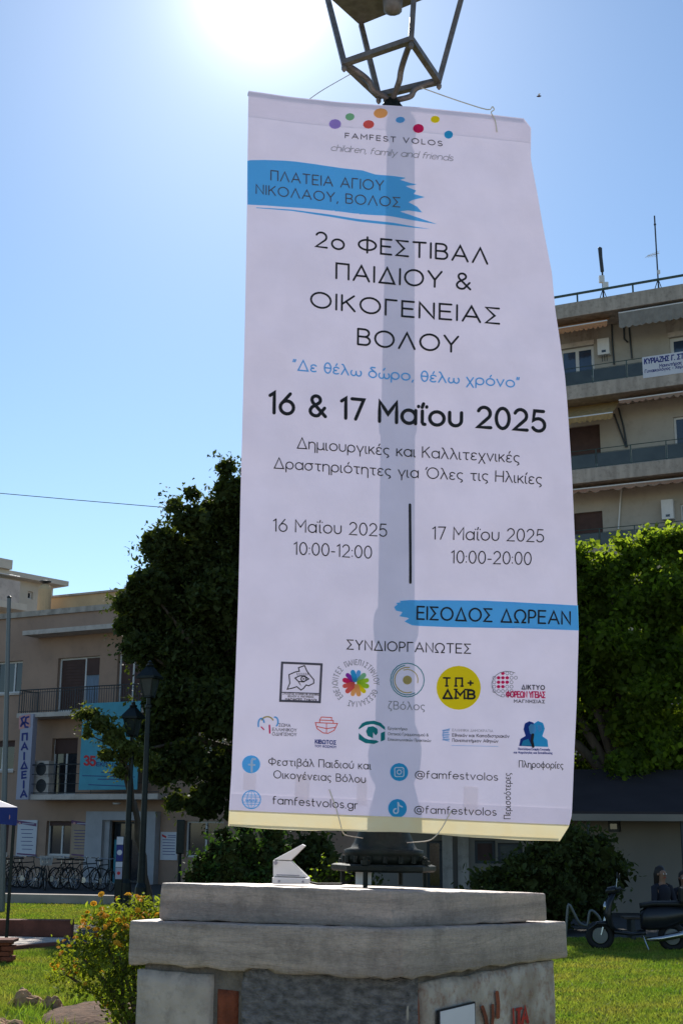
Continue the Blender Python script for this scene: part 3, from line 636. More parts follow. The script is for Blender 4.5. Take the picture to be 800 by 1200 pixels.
# lantern frame
LC = PT+AX*.06
def quad_on(z, pts): return [onz(px, py, z) for px, py in pts]
zb_ = PT.z+.075
ring = quad_on(zb_, [(403, 74), (482, 46), (514, 95), (444, 111)])       # left, near, right, far
c0 = sum(ring, Vector())/4
hd = sum((p-c0).length for p in ring)/4
ring = [c0+(p-c0).normalized()*((p-c0).length*.6+hd*.4) for p in ring]
zt_ = zb_+.62
top = [onz(px, py, zt_) for px, py in [(383, -9), (487, -60), (551, -22), (423, 28)]]
ct = sum(top, Vector())/4; hd2 = sum((p-ct).length for p in top)/4
top = [ct+(p-ct).normalized()*((p-ct).length*.5+hd2*.5) for p in top]
for i in range(4):
    MB().tube([ring[i], ring[(i+1) % 4]], .021, 4).build('lantern_rail', 'lantern_iron', LAMP)
    dn = (ring[i]-top[i]).normalized()
    MB().tube([ring[i]+dn*.012, top[i]], .019, 4).build('lantern_bar', 'lantern_iron', LAMP)
    MB().lathe(ring[i]-Vector((0, 0, .05)), (0, 0, 1), [(0, .004), (.012, .013), (.026, .014), (.04, .009), (.05, .014)], 8).build('lantern_knob', 'lantern_iron', LAMP)
PTT = PB+AX*hy(118)
for i in range(4):   # S-shaped brackets from the post top out to the lantern corners
    o_ = (ring[i]-PTT); o_.z = 0; z_ = ring[i].z-PTT.z; q = []
    for (t, h_) in ((.0, -.02), (.18, .02), (.34, .07), (.42, .14), (.44, .3), (.46, .55), (.56, .78), (.78, .93), (1, 1.0)):
        q.append(PTT+o_*t+Vector((0, 0, z_*h_)))
    qs = []
    for a, b in zip(q, q[1:]): qs += [a+(b-a)*k/3 for k in range(3)]
    qs.append(q[-1])
    for _ in range(4): qs = [qs[0]]+[(qs[k-1]+qs[k]*2+qs[k+1])/4 for k in range(1, len(qs)-1)]+[qs[-1]]
    MB().tube(qs, .0155, 6).build('bracket', 'lantern_iron', LAMP, smooth=True)
# roof: eave plate, pyramid, finial
def grow(P, k, z): c = sum(P, Vector())/4; return [Vector((c.x+(p.x-c.x)*k, c.y+(p.y-c.y)*k, z)) for p in P]
e0 = grow(top, 1.04, zt_); e1 = grow(top, 1.04, zt_+.03)
MB().hexa(e0+e1).build('roof_plate', 'lantern_iron', LAMP, bevel=.004)
r0 = grow(top, .94, zt_+.031); r1 = grow(top, .30, zt_+.30)
MB().hexa(r0+r1).build('lantern_roof', 'lantern_iron', LAMP)
cr = sum(r1, Vector())/4
MB().lathe(cr, (0, 0, 1), [(.001, .09), (.03, .10), (.06, .05), (.10, .03), (.13, .05), (.17, .04), (.22, .008)], 16).build('finial', 'lantern_iron', LAMP, smooth=True)
MB().lathe(ct+Vector((0, 0, -.16)), (0, 0, 1), [(0, .02), (.02, .05), (.09, .055), (.155, .03)], 12).build('lamp_socket', 'lantern_iron', LAMP, smooth=True)

# ------------------------------------------------------------------ FLOODLIGHT on the plinth
def flp(px, py, Y=5.92): return at(px, py, Y)
FL = root('floodlight', flp(340, 1035.5), 'small white angled floodlight housing standing on the left of the plinth top', 'floodlight')
mb = MB(); mb.prism([flp(319, 1028), flp(362, 1029), flp(363, 1036), flp(319, 1036)], (0, .16, 0)); mb.build('base', 'white_metal', FL, bevel=.005)
mb = MB(); mb.prism([flp(q, r_, 5.94) for q, r_ in ((320, 1008), (341, 1009), (361, 1028), (320, 1027))], (0, .11, 0)); mb.build('body', 'white_metal', FL, bevel=.005)
mb = MB(); mb.prism([flp(q, r_, 5.935) for q, r_ in ((320.5, 1007.5), (354, 989.5), (358, 991.5), (341, 1008.4))], (0, .12, 0)); mb.build('lid', 'white_metal', FL, bevel=.004)
MB().lathe(flp(323, 1011, 5.93), (0, 1, 0), [(0, .009), (.006, .009)], 10).build('hinge_pin', 'ink_grey', FL)
MB().prism([flp(324, 1024.5, 5.938), flp(351, 1025.5, 5.938), flp(351, 1026.6, 5.938), flp(324, 1025.8, 5.938)], (0, .004, 0)).build('vent_slot', 'ink_grey', FL)  # dark slot line of a vent, a thin grey bar on the body
for q_ in ((327, 1032.5), (355, 1033)): MB().lathe(flp(*q_, 5.919), (0, -1, 0), [(0, .005), (.003, .004)], 8).build('screw', 'ink_grey', FL)
MB().tube([flp(341, 1031, 6.0)+Vector((0, .1, 0)), flp(372, 1036, 6.0), flp(400, 1036, 5.98), flp(424, 1028, 5.95)], .005, 6).build('supply_cable', 'ink', FL, smooth=True)

# ------------------------------------------------------------------ BANNER
aB = R(11.6); BD = Vector((math.cos(aB), math.sin(aB), 0)); BN = Vector((math.sin(aB), -math.cos(aB), 0))
BP = at(468, 560, 5.58)
def wr(s_, z):
    return .010*math.sin(s_*5.3+z*1.1+.6)+.006*math.sin(z*4.1-s_*2.7)+.009*noise.noise(Vector((s_*1.9, z*1.3, 5)))+.0035*noise.noise(Vector((s_*7, z*5, 1)))+.003*max(0, noise.noise(Vector((s_*3+z*6, z*2-s_*9, 8))))
def bfn(x, y, lift=0.0):
    h = onplane(x, y, BP, BN); s_ = (h-BP).dot(BD)
    return h+BN*(wr(s_, h.z)+.0016+lift)
def interp(tab, v):
    for a, b in zip(tab, tab[1:]):
        if v <= b[0]: return a[1]+(b[1]-a[1])*(v-a[0])/(b[0]-a[0])
    return tab[-1][1]
LT = [(107, 291), (190, 290), (250, 289), (450, 285), (700, 279), (900, 272), (968, 268)]
RT = [(139, 613), (150, 621.5), (186, 621.5), (250, 634), (318, 647.5), (362, 651), (439, 661), (545, 669), (638, 674), (738, 677), (800, 675), (878, 671.5), (955, 669), (968, 666), (985, 655)]
def edges(v):
    yl = 107+(968-107)*v; yr = 139+(985-139)*v; return (interp(LT, yl), yl), (interp(RT, yr), yr)
def top_wob(u): return 0
BR = root('festival_banner', BP+Vector((0, 0, -2)), 'tall white festival banner with Greek lettering hung in front of the lamp post', 'banner')
def cloth_sheet(name, m, v0, v1, nu, nv, lift, u0=0, u1=1):
    V = []; F = []
    for j in range(nv+1):
        v = v0+(v1-v0)*j/nv; (xl, yl), (xr, yr) = edges(v)
        for i in range(nu+1):
            u = u0+(u1-u0)*i/nu; x = xl+(xr-xl)*u; y = yl+(yr-yl)*u
            if v1 >= 1: y += (1.6*math.sin(u*9)+1.2*noise.noise(Vector((u*8, 0, 2))))*max(0, (v-.97)/.03)
            V.append(bfn(x, y, lift-.0016))
    for j in range(nv):
        for i in range(nu): a = j*(nu+1)+i; F.append((a, a+1, a+nu+2, a+nu+1))
    mb = MB(); mb.add(V, F); return mb.build(name, m, BR, smooth=True)
cloth_sheet('cloth', 'cloth', 0, .979, 64, 150, 0)
cloth_sheet('top_hem', 'thin_layer', .0005, .034, 64, 6, -.004, .002, .998)
cloth_sheet('bottom_hem_fold', 'thin_layer', .955, .979, 64, 6, -.004, .004, .996)
cloth_sheet('bottom_hem', 'hem', .978, 1.0, 64, 5, .0022)
for x0, x1, y0, y1 in ((286, 301, 904, 926), (346, 363, 907, 940), (543, 560, 921, 953), (418, 430, 912, 945)):
    mb = MB(); fill(mb, [(x0, y0), (x1, y0+1), (x1-1, y1), (x0-1, y1-1)], bfn, -.0035); flatbuild(mb, 'tape_patch', 'tape', BR)
pts = [bfn(291+(613-291)*t, 109.5+(141-109.5)*t, -.012) for t in [k/30 for k in range(31)]]
MB().tube(pts, .010, 8).build('top_batten', 'shutter', BR)
pts = [bfn(270+(654-270)*t, 964+(981-964)*t, -.014) for t in [k/30 for k in range(31)]]
MB().tube(pts, .004, 8).build('bottom_batten', 'hem', BR)
def ptext(name, m, rows, w=.085, track=.26, **k):
    for (t, p0, p1, h) in rows:
        mb = MB(); text(mb, t, p0, p1, h, w, bfn, track, **k); o = flatbuild(mb, name, m, BR)
    return o
ptext('logo_name', 'ink_soft', [('FAMFEST VOLOS', (405, 160.5), (517, 172.8), 6.6)], w=.15, track=.42)
ptext('logo_script', 'ink_grey', [('children, family and friends', (388, 175), (529, 190.5), 8)], w=.085, track=.13, slant=.22)
for (x, y, rx, ry, m) in ((393.1, 143.8, 7, 5.8, 'purple_ink'), (410.4, 135.4, 5.2, 4.4, 'green_ink'), (445.9, 132.3, 8, 5.8, 'orange_ink'), (432, 145, 6.4, 5, 'red_ink'),
                          (468.4, 141.2, 5.2, 3.7, 'sky_ink'), (489.4, 151.7, 6.3, 5.3, 'crimson_ink'), (509, 141, 5.2, 4.2, 'yellow_ink'), (524.6, 159, 5, 4.8, 'cyan_ink')):
    mb = MB(); disc(mb, x, y, rx, bfn, ry); flatbuild(mb, 'logo_dot', m, BR)
br = [(289.8, 188), (310, 187), (340, 188), (370, 191), (400, 196), (425, 199), (440, 204), (458, 206), (476, 209), (468, 211), (480, 215), (489, 217), (474, 218.5), (487, 224), (484, 228), (497, 232), (483, 235), (478, 237.5),
      (488, 243), (494, 250), (478, 247), (468, 248), (490, 256), (511, 264), (480, 258), (455, 253), (430, 251), (400, 247.5), (370, 244.5), (340, 243), (310, 241.5), (289.8, 241)]
mb = MB(); fill(mb, br, bfn)
fill(mb, [(300, 244), (340, 245.5), (380, 250), (420, 256), (460, 261), (504, 269.5), (460, 264), (420, 259), (380, 252.5), (340, 247), (300, 245)], bfn)
flatbuild(mb, 'blue_brush_stroke', 'blue_ink', BR)
UP = (.012, -1)
ptext('square_name', 'ink_soft', [('ΠΛΑΤΕΙΑ ΑΓΙΟΥ', (317.5, 211.5), (449, 223.5), 12.5), ('ΝΙΚΟΛΑΟΥ, ΒΟΛΟΣ', (300, 228), (468, 243.5), 12)], w=.1, lift0=.0015)
ptext('festival_title', 'ink', [('2ο ΦΕΣΤΙΒΑΛ', (370, 290), (570, 311), 19.5), ('ΠΑΙΔΙΟΥ &', (394, 327), (550, 341), 20), ('ΟΙΚΟΓΕΝΕΙΑΣ', (364, 361), (584, 381), 20), ('ΒΟΛΟΥ', (419.5, 404), (536, 414), 20.5)], w=.115, track=.27)
ptext('slogan', 'blue_text_ink', [('“Δε θέλω δώρο, θέλω χρόνο”', (343, 434.5), (607, 456), 13.5)], w=.12, track=.2)
ptext('festival_dates', 'ink', [('16 & 17 Μαΐου 2025', (316, 485.5), (636.5, 508.5), 27.5)], w=.145, track=.25)
ptext('description', 'ink', [('Δημιουργικές και Καλλιτεχνικές', (348, 526), (607, 544), 13.6), ('Δραστηριότητες για Όλες τις Ηλικίες', (321, 549.5), (633.5, 569), 13.6)], w=.09, track=.19)
ptext('day_times', 'ink', [('16 Μαΐου 2025', (320, 623.5), (453, 629), 15.5), ('10:00-12:00', (344, 651), (435, 655), 15.5), ('17 Μαΐου 2025', (507, 632), (636, 636), 15.5), ('10:00-20:00', (529, 660), (621.5, 662.5), 15.5)], w=.085, track=.22)
mb = MB(); ribbon(mb, [(480.5, 591), (481, 637), (481, 682.5)], 1.5, bfn); flatbuild(mb, 'divider_line', 'ink', BR)
mb = MB()
fill(mb, [(462, 711), (466, 708), (464, 706), (470, 705.5), (468, 703.5), (480, 703), (560, 703.5), (676.5, 709.5), (677, 739), (600, 736), (540, 735), (484, 733), (474, 728), (480, 724), (468, 722), (472, 717), (464, 715.5)], bfn)
flatbuild(mb, 'blue_brush_stroke', 'blue_ink', BR)
ptext('free_entry_text', 'ink', [('ΕΙΣΟΔΟΣ ΔΩΡΕΑΝ', (489, 726), (667, 732.5), 16.5)], w=.12, lift0=.0015)
ptext('organisers_heading', 'ink', [('ΣΥΝΔΙΟΡΓΑΝΩΤΕΣ', (406, 761.5), (551.5, 766), 12)], w=.11)
# -- organiser logos
mb = MB(); ribbon(mb, [(330, 777), (376, 779), (374, 823), (328, 821.5), (330, 777)], 1.3, bfn)
ribbon(mb, [(329, 811.5), (375, 813)], .5, bfn, .0002); flatbuild(mb, 'square_logo_frame', 'ink_soft', BR)
mb = MB()
ribbon(mb, [(336, 808), (339, 801), (338, 791), (345, 788), (350, 787), (349, 783), (356, 780.5), (359, 787), (362, 791), (367, 797), (367, 801), (361, 804), (358, 803), (355, 807), (352, 809), (347, 805), (343, 806.5), (336, 808)], .6, bfn)
ribbon(mb, [(345, 795), (350, 792.5), (356, 792.5), (361, 796), (355, 799.5), (349, 799), (345, 795)], .6, bfn, .0002)
ribbon(mb, [(349, 799), (352, 804), (350, 801)], .5, bfn, .0004); ribbon(mb, ell(355, 796, 3, 3), .6, bfn, .0006); disc(mb, 355, 796, 1.2, bfn)
for k in range(6): ribbon(mb, [(348+k*2.3, 792-.5*(k % 2)), (347.4+k*2.5, 789.2)], .35, bfn, .0003)
text(mb, 'ΣΥΛΛΟΓΟΣ ΑΤΟΜΩΝ ΜΕ ΑΝΑΠΗΡΙΑ', (331, 814.6-.4), (373, 815.6), 2.4, .16, bfn); text(mb, 'ΒΟΛΟΥ Ν. ΜΑΓΝΗΣΙΑΣ', (337, 817.4), (367, 818.2), 2.4, .16, bfn); text(mb, 'ΜΑΓΝΗΤΕΣ ΤΥΦΛΟΙ', (334, 821), (370, 822), 2.8, .2, bfn)
flatbuild(mb, 'square_logo_drawing', 'ink', BR)
cx, cy = 416.4, 800.7
cols = ['sky_ink', 'green_ink', 'lime_ink', 'lime_ink', 'yellow_ink', 'orange_ink', 'orange_ink', 'red_ink', 'red_ink', 'crimson_ink', 'violet_ink', 'cyan_ink']
for k in range(12):
    a = R(75-30*k); mb = MB(); ribbon(mb, [(cx+4*math.cos(a), cy-4*math.sin(a)), (cx+13.6*math.cos(a), cy-13.2*math.sin(a))], 2.9 if k % 2 else 2.6, bfn, .0003*(k % 3)); flatbuild(mb, 'logo_petal', cols[k], BR)
mb = MB(); cyc = [('ΕΘΕΛΟΝΤΕΣ', 222, 138), ('ΠΑΝΕΠΙΣΤΗΜΙΟΥ', 118, 0), ('ΘΕΣΣΑΛΙΑΣ', -24, -108)]
for wd, a0, a1 in cyc:
    for i, c in enumerate(wd):
        a = R(a0+(a1-a0)*i/(len(wd)-1)); up = Vector((math.cos(a), -math.sin(a))); rt = Vector((math.sin(a), math.cos(a)))
        gw, st = G[c]
        for k, s_ in enumerate(st): ribbon(mb, [Vector((cx, cy))+up*(21.5+6.2*b)+rt*((q-gw/2)*3.9) for q, b in s_], .38, bfn, .0001*k)
flatbuild(mb, 'ring_lettering', 'ink_grey', BR)
mb = MB(); disc(mb, 477.5, 796.7, 5.3, bfn); ribbon(mb, [(477.5+q[0], 796.7-q[1]) for q in arc(0, 0, 12.5, 12.5, -15, 110)], .5, bfn); ribbon(mb, [(477.5+q[0], 796.7-q[1]) for q in arc(0, 0, 15, 15, 80, 290)], .6, bfn)
flatbuild(mb, 'circle_logo_gold', 'gold_ink', BR)
mb = MB(); ribbon(mb, [(477.5+q[0], 796.7-q[1]) for q in ell(0, 0, 19.8, 19.8)], .5, bfn); ribbon(mb, [(477.5+q[0], 796.7-q[1]) for q in arc(0, 0, 17.5, 17.5, 100, 300)], .5, bfn); flatbuild(mb, 'circle_logo_ring', 'teal_ink', BR)
ptext('circle_logo_text', 'ink_grey', [('ζΒόλος', (455, 831), (498, 832.5), 10)], w=.1, track=.24)
mb = MB(); disc(mb, 537.6, 805.8, 25.8, bfn); flatbuild(mb, 'yellow_circle', 'yellow_ink', BR)
mb = MB(); text(mb, 'ΤΠ+', (520, 804.5), (554, 805.2), 11.5, .17, bfn, .62, lift0=.0012); text(mb, 'ΔΜΒ', (519.5, 819), (556, 819.6), 12, .2, bfn, .34, lift0=.0012)
for (x0, y0, x1) in ((522.3, 803.7, 525.1), (532.9, 803.8, 535.5), (540.1, 803.9, 542.7), (532.5, 818, 537), (544, 818.3, 548.5), (532.5, 807.8, 535.5), (545, 808, 548.5), (549, 818.5, 552), (549, 808.2, 552)): ribbon(mb, [(x0, y0), (x1, y0)], .9, bfn, .0018)
flatbuild(mb, 'yellow_circle_letters', 'ink', BR)
mr = MB(); mg = MB()
for i in range(7):
    for j in range(6):
        x = 579+i*5; y = 789+j*5.2
        d = math.hypot((x-593)/17, (y-802)/15)
        if d > 1 or (x > 600 and y > 796): continue
        if (i, j) in ((1, 1), (2, 1), (2, 2), (3, 1), (1, 2), (2, 3), (3, 2), (1, 3), (2, 0)): disc(mr, x, y, 2.1, bfn)
        else: ribbon(mg, ell(x, y, 1.8, 1.8), .3, bfn)
ribbon(mg, [(594+q[0], 802-q[1]) for q in arc(0, 0, 18, 15.5, 60, 250)], .4, bfn, .0003)
text(mr, 'ΦΟΡΕΩΝ ΥΓΕΙΑΣ', (593, 817.3), (637.5, 818.3), 8, .17, bfn, .22, lift0=.0004)
flatbuild(mr, 'network_logo_red', 'crimson_ink', BR); flatbuild(mg, 'network_logo_grey', 'ink_grey', BR)
ptext('network_logo_text', 'ink_soft', [('ΔΙΚΤΥΟ', (611, 808), (637, 808.8), 6), ('ΜΑΓΝΗΣΙΑΣ', (602, 823.6), (637, 824.4), 4.2)], w=.2, track=.4)
mb = MB(); ribbon(mb, [(306+q[0], 849-q[1]) for q in arc(0, 0, 3.5, 7, 20, 200)], .9, bfn); ribbon(mb, [(322+q[0], 846-q[1]) for q in arc(0, 0, 3.5, 5.5, -60, 100)], .9, bfn); flatbuild(mb, 'guide_logo_blue', 'sky_ink', BR)
mb = MB(); ribbon(mb, [(313+q[0], 846-q[1]) for q in arc(0, 0, 7, 6, 20, 160)], .8, bfn); flatbuild(mb, 'guide_logo_gold', 'gold_ink', BR)
mb = MB(); ribbon(mb, [(315.5, 850), (316, 859)], .9, bfn); ribbon(mb, [(306, 852), (309, 855)], .7, bfn); flatbuild(mb, 'guide_logo_red', 'crimson_ink', BR)
ptext('guide_logo_text', 'ink_soft', [('ΣΩΜΑ', (326.5, 851.5), (340, 852.3), 4), ('ΕΛΛΗΝΙΚΟΥ', (319, 856.8), (347, 857.8), 4), ('ΟΔΗΓΙΣΜΟΥ', (319, 862), (347, 863), 4)], w=.14, track=.3)
mb = MB()
ribbon(mb, [(369, 847), (371, 854), (378, 859), (384, 859.5), (391, 856), (395, 848), (369, 847)], .5, bfn)
ribbon(mb, [(371, 851.5), (382, 854), (393, 852.5)], .5, bfn, .0002); ribbon(mb, [(382, 847.5), (382, 859)], .4, bfn, .0004)
ribbon(mb, [(374, 844), (390, 844.6), (390, 847.5)], .5, bfn, .0001); ribbon(mb, [(374, 847), (374, 844), (376, 840.5), (388, 841), (388, 844)], .5, bfn, .0005)
flatbuild(mb, 'ark_logo', 'red_ink', BR)
ptext('ark_logo_text', 'navy_ink', [('ΚΙΒΩΤΟΣ', (369, 871.6), (393, 872.8), 5.2), ('ΤΟΥ ΚΟΣΜΟΥ', (368.5, 875.8), (393.5, 877), 3)], w=.2, track=.3)
mb = MB()
tp = [(420, 853), (424, 847.5), (430, 845), (438, 844.5), (446, 847), (451, 852), (451, 855.5), (444, 850.5), (436, 848.3), (428, 850), (420, 855)]
bt = [(420, 859), (427, 865), (434, 867.5), (440, 867), (444, 869.5), (438, 871.8), (428, 871), (420, 866.5)]
fill(mb, tp, bfn); fill(mb, bt, bfn); fill(mb, [(446, 859), (451, 857), (451, 867), (446, 869)], bfn)
fill(mb, [(428.5, 857), (431, 851.8), (437, 851), (442, 854), (442.5, 859), (440, 862), (437, 858), (436.5, 865), (430.5, 862.5)], bfn, .0003); flatbuild(mb, 'eye_logo', 'teal_ink', BR)
ptext('eye_logo_text', 'ink_grey', [('Εργαστήριο', (454.5, 855), (477, 855.8), 3.6), ('Οπτικού Γραμματισμού &', (454.5, 861.5), (502, 863), 3.6), ('Επικοινωνιακών Πρακτικών', (454.5, 868), (505, 869.6), 3.6)], w=.17, track=.22)
mb = MB()
for k in range(5): ribbon(mb, [(519+.6*(k % 2), 856+2.7*k), (526-.8*(k % 2), 855.5+2.7*k)], .9, bfn)
ribbon(mb, [(527, 854), (520, 856), (518.5, 861), (520, 867), (526, 868.5)], .5, bfn, .0003)
ribbon(mb, [(529, 873.5), (583, 874.8)], .3, bfn); flatbuild(mb, 'university_emblem', 'pale_blue_ink', BR)
ptext('university_text', 'ink_grey', [('ΕΛΛΗΝΙΚΗ ΔΗΜΟΚΡΑΤΙΑ', (530, 857), (577, 858.3), 3.2)], w=.11, track=.3)
ptext('university_text', 'ink_soft', [('Εθνικόν και Καποδιστριακόν', (530, 863.3), (596, 864.8), 4.1), ('Πανεπιστήμιον Αθηνών', (530, 869.3), (583, 870.5), 4.1)], w=.15, track=.24)
mb = MB(); fill(mb, [(607.5, 874.5), (609, 866), (615, 862.5), (612.5, 855), (614, 848), (619, 845.3), (624, 847), (625, 853), (622, 862), (624, 875)], bfn); flatbuild(mb, 'head_silhouette', 'navy_ink', BR)
mb = MB(); fill(mb, [(622, 875), (623, 865), (621, 857), (623, 849), (629, 845), (635, 847.5), (637, 854), (634, 863), (640, 867), (641, 875.5)], bfn, .0003); fill(mb, [(610, 874), (612, 868), (618, 866), (622, 874)], bfn, .0003); flatbuild(mb, 'head_silhouette', 'cyan_ink', BR)
mb = MB(); fill(mb, [(618, 852), (621, 848.5), (626, 850), (627, 856), (624, 862), (620, 860)], bfn, .0006); fill(mb, [(628, 850), (633, 850), (634, 856), (630, 858)], bfn, .0006); flatbuild(mb, 'head_patch', 'sky_ink', BR)  # lighter blue patches printed inside the heads
mb = MB(); ribbon(mb, [(623, 861), (622, 868), (623.5, 875)], 1.6, bfn, .0009); flatbuild(mb, 'neck_stroke', 'ink', BR)  # dark stroke printed between the two heads
ptext('psychology_text', 'navy_ink', [('Πανελλήνια Εταιρία Γενετικής', (606.5, 879), (643, 880), 2.9), ('και Ψυχολογίας και Εκπαίδευσης', (601.5, 883), (646, 884), 2.9)], w=.18, track=.24)
# -- contact block
def badge(name, x, y, r_, m='blue_ink'):
    mb = MB(); disc(mb, x, y, r_, bfn); return flatbuild(mb, name, m, BR)
badge('social_badge', 294.5, 895.6, 10.6); badge('social_badge', 467.4, 904.8, 10.6, 'cyan_ink'); badge('social_badge', 465, 947.3, 11, 'cyan_ink')
mb = MB(); ribbon(mb, [(299, 889.5), (296.3, 889.3), (295.2, 891.5), (295.2, 904)], 1.3, bfn, .0015); ribbon(mb, [(291.8, 896), (298.6, 896.3)], 1.1, bfn, .0018); flatbuild(mb, 'badge_letter', 'white_ink', BR)
def rrect(cx, cy, h, r_): 
    p = []
    for (sx, sy, a) in ((1, 1, 0), (-1, 1, 90), (-1, -1, 180), (1, -1, 270)): p += [(cx+sx*(h-r_)+r_*math.cos(R(a+k*30)), cy+sy*(h-r_)+r_*math.sin(R(a+k*30))) for k in range(4)]
    return p+[p[0]]
mb = MB(); ribbon(mb, rrect(467.4, 904.8, 5.3, 2), .65, bfn, .0015); ribbon(mb, ell(467.4, 904.8, 2.5, 2.5), .6, bfn, .0015); disc(mb, 470.4, 901.8, .6, bfn, lift=.0015); flatbuild(mb, 'badge_camera', 'white_ink', BR)
mb = MB(); ribbon(mb, [(465.6, 940.5), (465.6, 950.5)]+[(462.9+q[0], 950.5-q[1]) for q in arc(0, 0, 2.7, 2.7, 0, -270)[1:]], .85, bfn, .0015); ribbon(mb, [(465.8, 941), (467, 944), (470.3, 945.5)], .85, bfn, .002); flatbuild(mb, 'badge_note', 'white_ink', BR)
mb = MB(); C_ = (295, 937)
ribbon(mb, ell(*C_, 10.6, 10.6), .6, bfn); ribbon(mb, ell(*C_, 5, 10.6), .35, bfn, .0003); ribbon(mb, [(295, 926.4), (295, 947.6)], .35, bfn, .0005)
for dy in (-5.5, 5.5): ribbon(mb, [(295-9, 937+dy), (295+9, 937+dy)], .35, bfn, .0007)
ribbon(mb, [(284.8, 933.8), (305.2, 934.2)], .35, bfn, .0007); ribbon(mb, [(284.8, 939.8), (305.2, 940.2)], .35, bfn, .0007)
text(mb, 'ωωω', (288.5, 939), (301.5, 939.3), 5, .16, bfn, .15, lift0=.0009); flatbuild(mb, 'globe_badge', 'blue_ink', BR)
ptext('contact_text', 'ink', [('Φεστιβάλ Παιδιού και', (315, 896.8), (434, 902), 9.6), ('Οικογένειας Βόλου', (321, 912), (427.5, 917.8), 9.6), ('famfestvolos.gr', (320, 942.3), (418, 948.3), 10),
      ('@famfestvolos', (486.5, 911.8), (582.5, 915), 9.4), ('@famfestvolos', (485, 953), (580.5, 956), 9.4), ('Πληροφορίες', (607.5, 899.4), (658.5, 901), 8.4)], w=.1, track=.22)
mb = MB(); text(mb, 'Περισσότερες', (597.6, 959.5), (598, 906), 8.2, .1, bfn, .22, up=(-1, -.01)); flatbuild(mb, 'contact_text', 'ink', BR)
# cords
def cord(pts, r_, label):
    q = []
    for a, b in zip(pts, pts[1:]): q += [a+(b-a)*k/4 for k in range(4)]
    q.append(pts[-1])
    for _ in range(2): q = [q[0]]+[(q[k-1]+q[k]*2+q[k+1])/4 for k in range(1, len(q)-1)]+[q[-1]]
    o = MB().tube(q, r_, 6).build('cord', 'cord'); return tag(o, label, 'cord', 'cords tying the banner to the lamp')
cord([at(412, 86, 5.85), bfn(378, 103, -.01), bfn(364, 113, -.01)], .0022, 'thin cord from the lantern down to the upper left of the banner')
cord([at(494, 103, 5.85), at(530, 116, 5.75), bfn(573, 132, .004), bfn(575, 126.5, .012), bfn(578, 131, .008), bfn(573, 133, .006), bfn(579, 142, .004), bfn(581, 156, .003)], .0028, 'knotted pale cord with loose tail at the upper right of the banner')
cord([bfn(385, 925, .004), bfn(394, 950, .004), bfn(400, 975, .006), at(404, 979, 5.75), at(430, 983, 5.9)], .0024, 'thin tie cord left of the lamp base, front run standing for its shadow and crease')  # run on the cloth front stands for shadow of the cord behind
cord([bfn(528, 950, .004), bfn(516, 972, .004), bfn(506, 983, .006), at(500, 986, 5.75), at(470, 988, 5.9)], .0024, 'thin tie cord right of the lamp base, front run standing for its shadow and crease')  # here too the front run models the shadow and crease of the cord
# ------------------------------------------------------------------ FACADES
class Facade:
    def __init__(s, px, py, Y, ang):
        s.P = at(px, py, Y); s.P.z = 0; s.D = Vector((math.cos(ang), -math.sin(ang), 0)); s.N = Vector((-math.sin(ang), -math.cos(ang), 0))
    def sz(s, px, py, off=0.0):
        h = onplane(px, py, s.P+s.N*off, s.N); return (h-s.P).dot(s.D), h.z
    def pt(s, a, z, o=0.0): return s.P+s.D*a+s.N*o+Vector((0, 0, z))
    def rect(s, x0, y0, x1, y1, off=0.0):
        xm, ym = (x0+x1)/2, (y0+y1)/2
        return s.sz(x0, ym, off)[0], s.sz(x1, ym, off)[0], s.sz(xm, y1, off)[1], s.sz(xm, y0, off)[1]
    def hx(s, mb, a0, a1, z0, z1, o0, o1):
        return mb.hexa([s.pt(a0, z0, o1), s.pt(a1, z0, o1), s.pt(a1, z0, o0), s.pt(a0, z0, o0), s.pt(a0, z1, o1), s.pt(a1, z1, o1), s.pt(a1, z1, o0), s.pt(a0, z1, o0)])
    def wall(s, mb, a0, a1, z0, z1, holes, depth=.25, off=0.0, thick=6.0):
        A = sorted({a0, a1}|{min(max(h[k], a0), a1) for h in holes for k in (0, 1)}); Z = sorted({z0, z1}|{min(max(h[k], z0), z1) for h in holes for k in (2, 3)})
        for i in range(len(A)-1):
            for j in range(len(Z)-1):
                ca, cz = (A[i]+A[i+1])/2, (Z[j]+Z[j+1])/2
                if any(h[0] < ca < h[1] and h[2] < cz < h[3] for h in holes): continue
                mb.add([s.pt(A[i], Z[j], off), s.pt(A[i+1], Z[j], off), s.pt(A[i+1], Z[j+1], off), s.pt(A[i], Z[j+1], off)], [(0, 1, 2, 3)])
        for h in holes:
            q = [(h[0], h[2]), (h[1], h[2]), (h[1], h[3]), (h[0], h[3])]
            for i in range(4):
                (u, v), (u2, v2) = q[i], q[(i+1) % 4]
                mb.add([s.pt(u, v, off), s.pt(u2, v2, off), s.pt(u2, v2, off-depth), s.pt(u, v, off-depth)], [(0, 1, 2, 3)])
        # back and sides
        b = [s.pt(a0, z0, off-thick), s.pt(a1, z0, off-thick), s.pt(a1, z1, off-thick), s.pt(a0, z1, off-thick)]
        f = [s.pt(a0, z0, off), s.pt(a1, z0, off), s.pt(a1, z1, off), s.pt(a0, z1, off)]
        mb.add(b+f, [(0, 3, 2, 1), (0, 4, 7, 3), (1, 2, 6, 5), (3, 7, 6, 2)])
        return mb
    def fn(s, off):
        def f(x, y, lift=0.0):
            h = onplane(x, y, s.P+s.N*off, s.N); return h+s.N*lift
        return f
